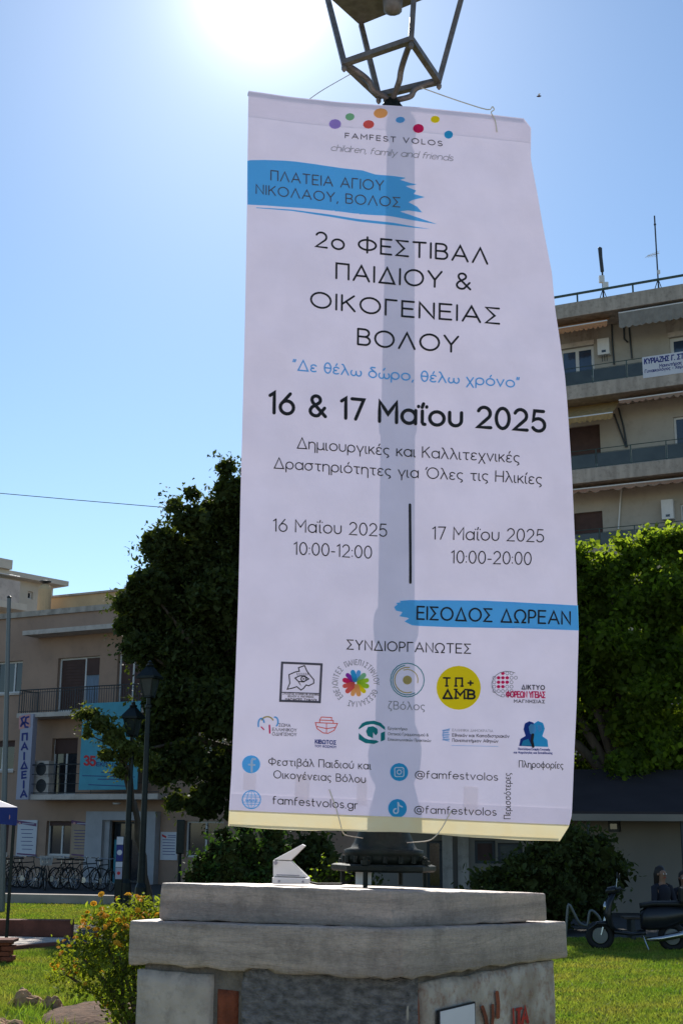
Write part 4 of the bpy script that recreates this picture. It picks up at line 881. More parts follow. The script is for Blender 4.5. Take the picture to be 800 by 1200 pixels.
def window(F, parent, r, depth=.22, panes=2, frame='white_frame', glass='glass', fw=.07, split=None, roller=0.0, off=0.0, transom=None):
    """r = (s0,s1,z0,z1): a framed window with separate panes, set back in its opening"""
    a0, a1, z0, z1 = r; o = off-depth+.01; W_ = MB(); 
    F.hx(W_, a0, a0+fw, z0, z1, o, o+.06); F.hx(W_, a1-fw, a1, z0, z1, o, o+.06)
    F.hx(W_, a0+fw, a1-fw, z0, z0+fw, o, o+.058); F.hx(W_, a0+fw, a1-fw, z1-fw, z1, o, o+.058)
    xs = [a0+fw+(a1-a0-2*fw)*k/panes for k in range(panes+1)] if split is None else [a0+fw]+[a0+(a1-a0)*q for q in split]+[a1-fw]
    for x in xs[1:-1]: F.hx(W_, x-fw/2, x+fw/2, z0+fw, z1-fw, o, o+.056)
    w = W_.build('window', frame, parent)
    zt = z1-fw
    for x0, x1 in zip(xs, xs[1:]):
        p = MB(); F.hx(p, x0, x1, z0+fw, zt, o+.01, o+.025); g_ = glass if isinstance(glass, str) else glass[xs.index(x0)]
        p.build('pane', g_, w)
    if roller:
        p = MB(); F.hx(p, a0+fw*.6, a1-fw*.6, z1-(z1-z0)*roller, z1-.01, o+.045, o+.08); p.build('roller_shutter', 'shutter', w)
    return w

# ---------------- left office building
LA = math.atan2(.475, .88)
FL_ = Facade(100, 1000, 48, LA); F = FL_
B1 = root('office_building', F.pt(0, 0), 'tan three storey building with balconies and posters behind the trees at left', 'building')
zr = F.sz(60, 716)[1]; zg = 0.0
holes = []
def H(*a): r = F.rect(*a); holes.append(r); return r
w_a = H(-30, 776, 26, 813); d_b = H(67, 770, 116, 833); d_c = H(137, 764, 185, 832)
w_d = H(-20, 868, 17, 903); d_e = H(60, 865, 90, 932); w_f = H(-25, 962, 10, 1001); w_g = H(54, 962, 83, 1003)
d_h = H(127, 963, 170, 1043); w_i = H(216, 962, 262, 1005); w_j = H(215, 862, 262, 905); w_k = H(215, 760, 262, 805)
mb = MB(); sL = F.sz(-260, 900)[0]; sR = F.sz(330, 900)[0]
F.wall(mb, sL, sR, -.02, zr, holes, .24, 0, 9); mb.build('wall', 'tan_wall', B1)
mb = MB(); F.hx(mb, sL-.05, sR+.05, zr-.16, zr+.05, -.4, .10); mb.build('roof_coping', 'concrete', B1)
window(F, B1, w_a, panes=3, split=[.45, .8]); 
w = window(F, B1, d_b, panes=2, split=[.62], glass=['shutter', 'curtain'], frame='white_frame'); 
p = MB(); r = d_b; F.hx(p, r[0]+(r[1]-r[0])*.64, r[1]-.08, r[3]-(r[3]-r[2])*.34, r[3]-.05, -.19, -.14); p.build('roller_shutter', 'shutter', w)
window(F, B1, d_c, panes=3, glass='shutter')
window(F, B1, w_d, panes=2, split=[.55], roller=.2); window(F, B1, d_e, panes=2, roller=.27); window(F, B1, w_f, roller=.15, frame='beige_wall', glass='shutter')
window(F, B1, w_g, panes=2, split=[.55], roller=.14); window(F, B1, w_i); window(F, B1, w_j); window(F, B1, w_k)
# slats on the big closed shutter
mb = MB(); r = d_b; n_ = 16
for k in range(n_):
    z = r[2]+.08+(r[3]-r[2]-.16)*k/n_; F.hx(mb, r[0]+.08, r[0]+(r[1]-r[0])*.60, z, z+(r[3]-r[2])/n_*.72, -.20, -.165)
o = mb.build('shutter_slats', 'shutter', B1); o['kind'] = 'stuff'
for r in (w_d, w_g, w_f, w_a): mb = MB(); F.hx(mb, r[0]-.06, r[1]+.06, r[2]-.09, r[2]-.005, -.2, .07); mb.build('sill', 'pale_slab', B1, bevel=.01)
# slabs
def slab(F, parent, x0, y0, x1, y1, out, m='pale_slab', name='balcony_slab', zfix=None):
    a0, a1, z0, z1 = F.rect(x0, y0, x1, y1, out); mb = MB(); F.hx(mb, a0, a1, z0, z1, .004, out); mb.build(name, m, parent, bevel=.012); return a0, a1, z0, z1
slab(F, B1, 27, 732.5, 190, 738, .9, name='canopy_slab')
s1_ = slab(F, B1, 20, 832, 200, 837.5, 1.1); s2_ = slab(F, B1, 29, 930.5, 185, 937, 1.1)
def railing(F, parent, a0, a1, z0, z1, out, m, gap=.13, rb=.009, mid=(), panel=None, depth=None, name='railing'):
    mb = MB(); 
    mb.tube([F.pt(a0, z1, out), F.pt(a1, z1, out)], .022, 6); mb.tube([F.pt(a0, z0+.06, out), F.pt(a1, z0+.06, out)], .014, 6)
    for f_ in mid: mb.tube([F.pt(a0, z0+(z1-z0)*f_, out), F.pt(a1, z0+(z1-z0)*f_, out)], .012, 6)
    mb.tube([F.pt(a0, z1, out), F.pt(a0, z1, .02)], .02, 6)
    rl = mb.build(name, m, parent)
    if gap:
        k = int((a1-a0)/gap); mb = MB()
        for i in range(k+1):
            a = a0+(a1-a0)*i/k; b = MB().tube([F.pt(a, z0, out), F.pt(a, z1, out)], rb, 4)
            if i % 8 == 0: b = MB().tube([F.pt(a, z0, out), F.pt(a, z1, out)], rb*1.8, 4)
            mb.v, mb.f = mb.add(b.v, b.f).v, mb.f
        for i in range(int(out/gap)): mb.tube([F.pt(a0, z0, out*(i/(out/gap))+.02), F.pt(a0, z1, out*(i/(out/gap))+.02)], rb, 4)
        o = mb.build('balusters', m, rl); o['kind'] = 'stuff'
    return rl
zt1 = F.sz(60, 807, 1.08)[1]; railing(F, B1, s1_[0]+.06, s1_[1], s1_[3], zt1, 1.06, 'rail', .11, .013, mid=(.88,))
zt2 = F.sz(60, 896, 1.08)[1]; railing(F, B1, s2_[0]+.06, s2_[1], s2_[3], zt2, 1.06, 'rail', 1.3, .012, mid=(.35, .68))
# air conditioners on balcony
def aircon(F, px, py, Yoff, label, size=(.85, .6, .3)):
    a, z = F.sz(px, py, Yoff); c = F.pt(a, z, Yoff)
    rt = root('air_conditioner', c, label, 'air conditioner', 'air conditioning units on balconies')
    mb = MB(); F.hx(mb, a-size[0]/2, a+size[0]/2, z, z+size[1], Yoff-size[2], Yoff); mb.build('casing', 'pale_slab', rt, bevel=.015)
    mb = MB(); mb.lathe(F.pt(a+.08, z+size[1]/2, Yoff+.002), F.N, [(0, .24), (.012, .24), (.014, .20), (.006, .19), (.006, .05)], 20); mb.build('fan_grille', 'rail', rt)
    return rt
aircon(F, 46, 911, .75, 'upper of two white air conditioners stacked on the first balcony'); aircon(F, 46, 930.5, .75, 'lower of two white air conditioners stacked on the first balcony')
# stone door surround, door
a0, a1, z0, z1 = F.rect(105, 951, 187, 1046); h0, h1 = d_h[0], d_h[1]
mb = MB(); F.hx(mb, a0, h0-.1, 0, z1, .003, .30); F.hx(mb, h1+.1, a1, 0, z1, .003, .30); F.hx(mb, h0-.1, h1+.1, d_h[3]+.05, z1-.002, .003, .298)
mb.build('door_surround', 'door_stone', B1, bevel=.01)
mb = MB(); F.hx(mb, h0-.1, h0+.12, 0, d_h[3]+.05, .003, .15); mb.build('door_jamb', 'door_stone', B1)
dr = window(F, B1, (h0+.12, h1, 0.02, d_h[3]), depth=.22, panes=3, frame='rail', split=[.45, .75], transom=.2)
a0, a1, z0, z1 = F.rect(131, 984, 149, 1036)
mb = MB(); F.hx(mb, a0, a1, z0, z1, -.13, -.11); tag(mb.build('door_poster', 'sign_blue'), 'tall blue poster standing inside the doorway of the tan building', 'poster')
mb = MB(); mb.lathe(F.pt(*F.sz(137, 942.5, .6), .6), (0, 0, 1), [(0, .13), (.05, .15), (.06, .05)], 12); mb.build('ceiling_lamp', 'white_metal', B1)
# signs
def panel(name, F, x0, y0, x1, y1, o0, o1, m, label, cat, group=None):
    a0, a1, z0, z1 = F.rect(x0, y0, x1, y1, o1); rt = root(name, F.pt((a0+a1)/2, z0, o0), label, cat, group)
    mb = MB(); F.hx(mb, a0, a1, z0, z1, o0, o1); mb.build('board', m, rt, bevel=.006); return rt
def flines(rt, F, off, rows, m, w=.6, name='printed_lines'):
    mb = MB(); f = F.fn(off)
    for (x0, y0, x1, y1) in rows:
        ribbon(mb, [(x0, y0), (x1, y1)], w, f, 0, 200)
    mb.build(name, m, rt)
sg = panel('vertical_sign', F, 22, 837, 36.5, 937, .95, 1.19, 'sign_grey', 'tall white sign reading ΠΑΙΔΕΙΑ downwards at the corner of the balcony', 'sign')
f = F.fn(1.195)
mb = MB(); fill(mb, [(22.5, 838), (36, 836.5), (36, 854), (22.5, 855)], f, 0, 3, 50); mb.build('logo_square', 'sign_pink', sg)
mb = MB(); 
for q in ([(25, 851), (27, 846), (25.5, 842), (29, 840)], [(26.5, 849), (30, 846), (33.5, 848)], [(30, 846), (31, 841), (34, 840)], [(29, 847), (30, 852), (33, 852)]): ribbon(mb, q, 1.1, f, .004, 50)
mb.build('logo_figure', 'sign_navy', sg)
mb = MB(); x_ = 28.6
for i, c in enumerate('ΠΑΙΔΕΙΑ'):
    gw, st = G[c]; y_ = 866.3+11.1*i; x0 = 29.2-.16*i*1.2-gw*8/2
    if 'ΠΑΙΔΕΙΑ'[i]: text(mb, c if gw else 'Ι', (x0, y_+2), (x0+max(gw, .001)*8 if gw else x0+.001, y_+1.4), 9.5, .22, f, up=(.03, -1), lift0=.004, maxseg=60) if gw else ribbon(mb, [(x0, y_-6.5), (x0-.2, y_+1.5)], 1.05, f, .004, 60)
mb.build('sign_letters', 'sign_navy', sg)
bb = panel('balcony_banner', F, 95, 823, 163, 925.5, 1.12, 1.15, 'sign_blue', 'large turquoise banner with red 35 hung across the first floor balcony', 'banner')
f = F.fn(1.156)
mb = MB(); text(mb, '35', (99, 897), (111.5, 898), 12.5, .2, f, .2, maxseg=60); mb.build('banner_number', 'sign_red', bb)
mb = MB(); text(mb, 'ΧΡΟΝΙΑ', (113.5, 890), (150, 891), 5, .16, f, .3, maxseg=60); text(mb, 'ΕΚΠΑΙΔΕΥΣΗ', (113.5, 898), (156, 899.4), 5, .16, f, .3, maxseg=60); mb.build('banner_heading', 'sign_navy', bb)
flines(bb, F, 1.156, [(119, 905, 150, 905.8), (97, 909, 158, 910.5), (115, 913, 148, 913.6), (104, 919.5, 156, 921.5)], 'sign_navy', .45)
def poster(x0, y0, x1, y1, m, band, label, lines):
    rt = panel('wall_poster', F, x0, y0, x1, y1, .005, .05, m, label, 'poster', 'posters on the ground floor wall'); f = F.fn(.054)
    if band:
        mb = MB(); fill(mb, [(x0, y0), (x1, y0+.3), (x1, y0+7.5), (x0, y0+7.2)], f, 0, 4, 60); mb.build('poster_band', band, rt)
        mb = MB(); fill(mb, [(x0, y1-3.5), (x1, y1-3.2), (x1, y1), (x0, y1-.3)], f, 0, 2, 60); mb.build('poster_band', band, rt)
        mb = MB(); disc(mb, x0+3.4, y0+3.8, 1.6, f, lift=.003); mb.build('poster_emblem', 'sign_pink', rt)
        mb = MB(); ribbon(mb, [(x0+7, y0+4), (x1-3, y0+4.4)], .7, f, .003, 60); mb.build('poster_title', 'sign_grey', rt)
    flines(rt, F, .054, lines, 'sign_navy', .35); return rt
poster(20, 961, 43, 1003, 'sign_white', 'sign_purple', 'white poster with purple band left of the ground floor window', [(25+.7*(k % 3), 972+4.6*k, 39-1.5*(k % 2), 972.3+4.6*k) for k in range(6)])
poster(84, 961, 107, 1004, 'sign_beige', 'sign_purple', 'beige poster with purple band between window and stone doorway', [(87+.7*(k % 2), 973+3.6*k, 103-1.5*(k % 3), 973.3+3.6*k) for k in range(7)])
rt = poster(188, 975, 208, 1008, 'sign_white', None, 'white notice with small red logo right of the stone doorway', [(191, 984+3.4*k, 205, 984.4+3.4*k) for k in range(6)]+[(197, 979+2*k, 206, 979.3+2*k) for k in range(2)])
mb = MB(); fill(mb, [(190, 977.5), (195, 977.7), (195, 982.5), (190, 982.2)], F.fn(.056), 0, 2, 60); mb.build('poster_emblem', 'sign_red', rt)
# roof structures
mb = MB(); a, z = F.sz(92, 713, -2.4); a0 = F.sz(57, 705, -2.4)[0]; a1 = F.sz(190, 705, -2.4)[0]; F.hx(mb, a0, a1, zr-.1, F.sz(90, 698, -2.4)[1], -5.5, -2.4); mb.build('rooftop_room', 'ochre_wall', B1)
mb = MB(); F.hx(mb, a0-.05, a1+.05, F.sz(90, 698, -2.4)[1], F.sz(90, 698, -2.4)[1]+.08, -5.6, -2.3); mb.build('rooftop_coping', 'concrete', B1)
ca, cz = F.sz(53.5, 684, -1.5); cp_ = F.pt(ca, zr-.1, -1.5)
mb = MB(); mb.lathe(cp_, (0, 0, 1), [(0, .28), (cz-zr-.15, .27), (cz-zr-.02, .22), (cz-zr+.06, .14)], 16); ch = mb.build('chimney', 'ochre_wall', B1)
mb = MB(); mb.lathe(cp_+Vector((0, 0, cz-zr+.1)), (0, 0, 1), [(0, .12), (.07, .24), (.10, .24), (.14, .05)], 12); mb.build('chimney_cowl', 'rail', ch)

# ---------------- far cream block at upper left
F2 = Facade(20, 700, 68, -R(52)); F = F2
B2 = root('apartment_block', F.pt(0, 0), 'pale cream apartment block rising behind the tan building at far left', 'building')
tz = F.sz(35, 682)[1]; hs = [F.rect(33, 693, 39, 702)]; a0 = F.sz(-60, 700)[0]; a1 = F.sz(62, 700)[0]
mb = MB(); F.wall(mb, a0, a1, 0, tz, hs, .2, 0, 10); mb.build('wall', 'cream_wall', B2); window(F, B2, hs[0], panes=1)
mb = MB(); F.hx(mb, a0, F.sz(71, 690)[0], tz, tz+.28, -10.5, .7); mb.build('roof', 'cream_wall', B2, bevel=.02)
mb = MB(); q = F.sz(15, 663, 1.0); F.hx(mb, a0, q[0], q[1]-.2, q[1]+.3, -5, 1.0); mb.build('penthouse_slab', 'cream_wall', B2)
mb = MB(); q = F.sz(32, 716, 1.5); F.hx(mb, a0, q[0], q[1], q[1]+.35, .003, 1.5); mb.build('balcony_slab', 'cream_wall', B2)
mb = MB(); q2 = F.sz(23, 705, 1.5); F.hx(mb, a0, q2[0], q[1]+.352, q[1]+1.5, 1.38, 1.48); mb.build('balcony_parapet', 'pale_slab', B2)
MB().tube([F.pt(a0, q[1]+1.75, 1.42), F.pt(q2[0], q[1]+1.75, 1.42)], .03, 6).build('railing', 'white_metal', B2)

# ---------------- right apartment building
RA = math.atan2(.435, .9)
F3 = Facade(730, 960, 70, RA); F = F3
B3 = root('apartment_building', F.pt(0, 0), 'beige multi storey apartment building with deep balconies and awnings at right', 'building')
bo = 2.2      # balcony overhang
holes = []
w1 = H(655, 407, 696, 445); w2 = H(784, 391, 850, 425); w3 = H(664, 499, 703, 545); w4 = H(789, 485, 850, 530); w5 = H(672, 600, 706, 642); w6 = H(797, 588, 850, 630)
w7 = H(674, 700, 706, 735); w8 = H(790, 690, 850, 730); w9 = H(600, 420, 640, 455); w10 = H(600, 512, 640, 550)
aL = F.sz(560, 600)[0]; aR = F.sz(960, 500)[0]; zt3 = F.sz(725, 350, bo)[1]
mb = MB(); F.wall(mb, aL, aR, -.02, zt3-.3, holes, .3, 0, 12); mb.build('wall', 'beige_wall', B3)
window(F, B3, w1, panes=2, glass='blue_glass', fw=.2); window(F, B3, w2, panes=2, glass='blue_glass', fw=.2); window(F, B3, w3, panes=1, glass='shutter', frame='shutter'); window(F, B3, w4, panes=2, fw=.12); window(F, B3, w5, panes=1, glass='shutter', frame='shutter'); window(F, B3, w6, fw=.1)
for w_ in (w7, w8, w9, w10): window(F, B3, w_)
for r in (w1, w2):
    mb = MB(); F.hx(mb, r[0]-.05, r[1]+.05, r[3]+.002, r[3]+.30, .002, .09); mb.build('shutter_box', 'pale_slab', B3, bevel=.01)
for r, q in ((w1, 2.6), (w2, 3.5)):
    mb = MB(); F.hx(mb, r[0]-.15, r[1]+.3, r[3]+.32, r[3]+1.1, .002, .02); mb.build('wall_panel', 'concrete', B3)
levels = []
for (yt, yb, xc) in ((345, 362, 725), (443, 459.5, 731), (543.5, 560, 735), (636, 652, 738), (728, 744, 740)):
    a, z1 = F.sz(xc, yt, bo); _, z0 = F.sz(xc, yb, bo); levels.append((z0, z1))
    mb = MB(); F.hx(mb, aL-.3, aR, z0, z1, .003, bo); mb.build('balcony_slab' if yt > 350 else 'roof_slab', 'concrete', B3, bevel=.02)
mb = MB(); F.hx(mb, aL-.3, aR, zt3-.3+.002, levels[0][1]-.004, -12, .003); mb.build('roof_deck', 'concrete', B3)
for li, yr_ in ((1, 423), (2, 522.5), (3, 617)):
    z0 = levels[li][1]; zt = F.sz(728, yr_, bo-.06)[1]
    rl = railing(F, B3, aL, aR, z0, zt, bo-.06, 'rail_teal', 1.9, .033, mid=(.78,))
    n_ = int((aR-aL)/1.9)
    for k in range(n_):
        p = MB(); a = aL+(aR-aL)*k/n_; F.hx(p, a+.05, a+(aR-aL)/n_-.05, z0+.07, z0+(zt-z0)*.76, bo-.09, bo-.075); p.build('glass_panel', 'balcony_glass', rl)
# roof railing
z0 = levels[0][1]; zt = F.sz(725, 335.5, bo-.1)[1]
rl = MB().tube([F.pt(aL, zt, bo-.1), F.pt(aR, zt, bo-.1)], .075, 6).build('roof_railing', 'rail_teal', B3)
a = F.sz(676, 350, bo-.1)[0]; da = F.sz(741, 340, bo-.1)[0]-a
for k in range(-2, 4): MB().tube([F.pt(a+da*k, z0-.02, bo-.1), F.pt(a+da*k, zt, bo-.1)], .05, 6).build('post', 'rail_teal', rl)
# awnings: sloping cloth with scalloped valance
def awning(name, F, x0, x1, ytop, ybot, out, m, label, seed, drop=.28, wall_off=.05, slope=None):
    a0 = F.sz(x0, (ytop+ybot)/2, out)[0]; a1 = F.sz(x1, (ytop+ybot)/2, out)[0]; xm = (x0+x1)/2
    zb = F.sz(xm, ybot, out)[1]; zt = F.sz(xm, ytop, out*.3)[1]; n_ = 26
    rt = root(name, F.pt((a0+a1)/2, zb, out), label, 'awning', 'awnings over the balconies'); mb = MB(); V = []
    for j in range(6):
        t = j/5; o_ = wall_off+(out-wall_off)*t
        for i in range(n_+1):
            V.append(F.pt(a0+(a1-a0)*i/n_, zt+(zb+drop-zt)*t-.06*math.sin(math.pi*t)+.02*noise.noise(Vector((i*.4, j, seed))), o_))
    Fc = [(j*(n_+1)+i, j*(n_+1)+i+1, (j+1)*(n_+1)+i+1, (j+1)*(n_+1)+i) for j in range(5) for i in range(n_)]
    mb.add(V, Fc); mb.build('awning_cloth', m, rt, smooth=True)
    mb = MB(); V = []
    for i in range(n_*2+1):
        a = a0+(a1-a0)*i/n_/2; s_ = .07*abs(math.sin(i*math.pi/4))+.05*noise.noise(Vector((i*.3, seed, 1)))
        V += [F.pt(a, zb+drop, out+.004), F.pt(a, zb+.10-s_*1.5, out+.01+.03*math.sin(i*.9))]
    mb.add(V, [(2*i, 2*i+1, 2*i+3, 2*i+2) for i in range(n_*2)]); mb.build('valance', m, rt)
    MB().tube([F.pt(a0, zb+drop, out-.02), F.pt(a1, zb+drop, out-.02)], .045, 6).build('front_bar', 'white_metal', rt)
    return rt
awning('awning', F, 640, 711, 369, 388.5, 2.0, 'awning_orange', 'orange striped awning under the roof slab, left side of top balcony', 1, .38)
awning('awning', F, 724, 830, 357, 377, 2.15, 'awning_white', 'ragged off white awning valance under the roof slab at right', 2, .95)
awning('awning', F, 640, 717, 465, 496, 2.6, 'awning_yellow', 'ochre yellow awning lowered over the second balcony from top', 3, .38)
awning('awning', F, 724, 830, 455, 467, 1.9, 'awning_red', 'dull red striped awning rolled out on the second balcony, right of the ochre one', 4, .25)
awning('awning', F, 650, 830, 560.5, 572, 1.9, 'awning_red', 'long narrow faded awning above the third balcony from top', 5, .27)
# gas boilers
def boiler(F, x0, y0, x1, y1, label):
    a0, a1, z0, z1 = F.rect(x0, y0, x1, y1, .45); rt = root('boiler', F.pt((a0+a1)/2, z0, .2), label, 'boiler', 'wall boilers on the balconies')
    mb = MB(); F.hx(mb, a0, a1, z0, z1, .02, .42); mb.build('casing', 'white_metal', rt, bevel=.02)
    mb = MB(); F.hx(mb, a0+(a1-a0)*.35, a0+(a1-a0)*.7, z0+.12, z0+.26, .42, .43); mb.build('display', 'glass', rt)
    mb = MB(); 
    for k in (.3, .5, .7): mb.tube([F.pt(a0+(a1-a0)*k, z0, .2), F.pt(a0+(a1-a0)*k, z0-.35, .18)], .02, 6)
    mb.build('pipes', 'rail', rt)
boiler(F, 699, 396, 713, 415, 'white wall boiler beside the top floor window'); boiler(F, 774, 585, 788, 608, 'white wall boiler on the lower balcony above the plane tree')
# drain pipes and wires on the wall
for pts in ([(716, 376), (717, 400), (719, 427)], [(736, 377), (738, 400), (740, 420)], [(730, 380), (731, 397), (735, 401)], [(719, 485), (726, 505), (733, 524)], [(724, 478), (730, 500), (734, 524)], [(728, 568), (726, 590), (724, 620)]):
    MB().tube([F.pt(*F.sz(x, y, .1), .1) for x, y in pts], .05, 6).build('pipe', 'rail' if pts[0][0] != 728 else 'white_metal', B3)
# name sign
sg = panel('balcony_sign', F, 752, 413, 830, 438, bo-.03, bo+.02, 'sign_white', 'white sign with blue lettering on the top balcony railing at right edge', 'sign')
f = F.fn(bo+.026)
mb = MB(); text(mb, 'ΚΥΡΙΑΖΗΣ Γ. ΣΤ', (754.5, 427), (800, 420.5), 7, .2, f, .24, up=(.03, -1), maxseg=60); mb.build('sign_letters', 'sign_navy', sg)
mb = MB(); text(mb, 'Μαιευτήρας', (772, 430.5), (798, 426.8), 4.2, .17, f, .24, up=(.03, -1), maxseg=60); text(mb, 'Γυναικολόγος - Χειρ', (755, 437.2), (799, 431.2), 4.2, .17, f, .24, up=(.03, -1), maxseg=60); mb.build('sign_letters', 'sign_navy', sg)
# antennas on the roof
def mast(name, label, px, ybase, ytop, r_, build):
    a, z = F.sz(px, ybase, bo-.4); b = F.pt(a, levels[0][1], bo-.4); ztop = F.sz(px, ytop, bo-.4)[1]
    rt = root(name, b, label, 'antenna', 'antennas on the roof'); 
    MB().tube([b, Vector((b.x, b.y, ztop))], r_, 8).build('mast', 'rail', rt)
    mb = MB()
    for k in range(3):
        t = 2.09*k+.4; mb.tube([b+Vector((.28*math.cos(t), .28*math.sin(t), 0)), b+Vector((0, 0, .7))], .025, 5)
    mb.build('tripod', 'rail', rt); build(rt, b, ztop)
def b_panel(rt, b, zt):
    MB().lathe(Vector((b.x, b.y, zt-1.5)), (-.06, 0, 1), [(0, .08), (.04, .105), (1.5, .105), (1.54, .06)], 14).build('panel_antenna', 'rail', rt, smooth=False)
    for dz, dx in ((.7, .12), (1.1, -.09)): MB().box((b.x+dx, b.y-.15, b.z+dz+.1), (.30, .2, .42)).build('radio_unit', 'white_metal', rt, bevel=.02)
mast('cell_antenna', 'thick dark tube antenna with pale radio boxes on the roof edge', 706.5, 348, 290, .05, b_panel)
def b_yagi(rt, b, zt):
    c = Vector((b.x, b.y, zt-2.35)); mb = MB(); mb.tube([c+Vector((-.57, -.1, -.18)), c+Vector((.18, .1, .09))], .02, 5)
    for k in range(7):
        p = c+Vector((-.57+.105*k, -.1+.03*k, -.18+.038*k)); L_ = .15+.02*k; mb.tube([p-Vector((.13, 0, L_*.7)), p+Vector((.13, 0, L_*.7))], .013, 4)
    mb.build('yagi_aerial', 'white_metal', rt); MB().box((b.x+.05, b.y-.05, b.z+1.1), (.14, .1, .22)).build('amplifier', 'white_metal', rt)
    MB().lathe(Vector((b.x, b.y, zt-.6)), (0, 0, 1), [(0, .02), (.03, .07), (.1, .07), (.13, .02)], 8).build('mast_collar', 'rail', rt)
mast('tv_antenna', 'slender tall mast with small television aerial on the roof at right', 771, 338, 252, .042, b_yagi)

# ---------------- shop front, canopy behind the right tree
F4 = Facade(730, 1030, 33, R(4)); F = F4
SH = root('cafe_pavilion', F.pt(0, 0), 'low shaded cafe pavilion with dull blue canopy roof under the right tree', 'pavilion')
hs = [F.rect(500, 985, 518, 1042), F.rect(556, 985, 580, 1012), F.rect(583, 988, 612, 1012), F.rect(712, 962, 727, 975)]
zt = F.sz(700, 960)[1]; a0 = F.sz(430, 1000)[0]; a1 = F.sz(960, 1000)[0]
mb = MB(); F.wall(mb, a0, a1, -.01, zt, hs, .2, 0, 5); mb.build('wall', 'shop_wall', SH)
for k, r in enumerate(hs): window(F, SH, r, panes=1, frame='rail', glass=['glass', 'shutter', 'balcony_glass', 'glass'][k])
mb = MB(); F.hx(mb, *F.rect(518, 985, 530, 1046)[:2], 0, zt-.05, .004, .25); mb.build('pillar', 'concrete', SH)
mb = MB(); F.hx(mb, *F.rect(536, 985, 549, 1046)[:2], 0, zt-.05, .004, .1); mb.build('pillar', 'concrete', SH)
e = 1.6; zc = F.sz(740, 957, e)[1]
mb = MB(); mb.prism([F.pt(a0, zc, e), F.pt(a0, zc+.12, e), F.pt(a0, zc+1.25, -2.0), F.pt(a0, zc+1.13, -2.0)], F.D*(a1-a0)); mb.build('canopy_roof', 'canopy_blue', SH)
mb = MB(); F.hx(mb, a0, a1, zc-.10, zc+.06, e-.02, e+.05); mb.build('gutter', 'shop_wall', SH)
for px in (690, 800): a = F.sz(px, 1000, e-.2)[0]; MB().tube([F.pt(a, 0, e-.2), F.pt(a, zc, e-.2)], .04, 8).build('canopy_post', 'rail', SH)

# ------------------------------------------------------------------ VEGETATION
def unit(n): v = rng.normal(size=(n, 3)); return v/np.linalg.norm(v, axis=1)[:, None]
def leaf_mesh(name, C, size, m, parent, aspect=.55, droop=.3, kind='stuff', simple=False):
    if simple:
        n = len(C); nrm = unit(n); nrm[:, 2] = np.abs(nrm[:, 2])+.25; nrm /= np.linalg.norm(nrm, axis=1)[:, None]
        t = np.cross(nrm, unit(n)); t /= np.linalg.norm(t, axis=1)[:, None]; t[:, 2] -= droop; b = np.cross(nrm, t)
        s_ = size*rng.uniform(.55, 1.35, n)[:, None]; V = np.zeros((n, 4, 3)); V[:, 0] = C-t*s_*.5; V[:, 1] = C+b*s_*aspect*.5+t*s_*.1+nrm*s_*.07; V[:, 2] = C+t*s_*.55; V[:, 3] = C-b*s_*aspect*.5+t*s_*.1+nrm*s_*.07
        return raw_mesh(name, V.reshape(-1, 3), np.arange(n)[:, None]*4+np.array([[0, 1, 2, 3]]), m, parent, kind)
    n = len(C); nrm = unit(n); nrm[:, 2] = np.abs(nrm[:, 2])+.25; nrm /= np.linalg.norm(nrm, axis=1)[:, None]
    t = np.cross(nrm, unit(n)); t /= np.linalg.norm(t, axis=1)[:, None]; t[:, 2] -= droop; b = np.cross(nrm, t)
    s_ = size*rng.uniform(.6, 1.35, n)[:, None]; V = np.zeros((n, 6, 3))
    V[:, 0] = C-t*s_*.5; V[:, 1] = C+b*s_*aspect*.5-t*s_*.1+nrm*s_*.07; V[:, 2] = C+b*s_*aspect*.38+t*s_*.25+nrm*s_*.05; V[:, 3] = C+t*s_*.55-nrm*s_*.08
    V[:, 4] = C-b*s_*aspect*.38+t*s_*.25+nrm*s_*.05; V[:, 5] = C-b*s_*aspect*.5-t*s_*.1+nrm*s_*.07
    k = np.arange(n)[:, None]*6; Fc = np.concatenate([k+np.array([[0, 1, 2, 3]]), k+np.array([[0, 3, 4, 5]])])
    return raw_mesh(name, V.reshape(-1, 3), Fc, m, parent, kind)
def cloud(blobs, n, shell=.35):
    """points spread in lumpy ellipsoids, mostly in their outer layer, gathered in sprays"""
    vol = np.array([b[1][0]*b[1][1]*b[1][2] for b in blobs])**.72; pick = rng.choice(len(blobs), n, p=vol/vol.sum())
    C = np.array([b[0] for b in blobs])[pick]; Rr = np.array([b[1] for b in blobs])[pick]
    d = unit(n); r_ = 1-shell*rng.random(n)**1.6
    P = C+d*r_[:, None]*Rr
    return P
def sprays(P, per, spread):
    n = len(P)//per; Q = np.repeat(P[:n], per, 0); return Q+rng.normal(0, spread, Q.shape)*np.array([1, 1, .7])
def crown_blobs(c, rad, k, rr, zmin=None, flat=.8):
    out = []; c = np.array(c, float); rad = np.array(rad, float)
    for i in range(k):
        d = unit(1)[0]; q = c+d*rad*(rng.random()**.45)*.8; r_ = rng.uniform(*rr)
        if zmin is not None and q[2] < zmin: q[2] = zmin+rng.random()*.5
        out.append((q, np.array([r_, r_, r_*flat])))
    return out
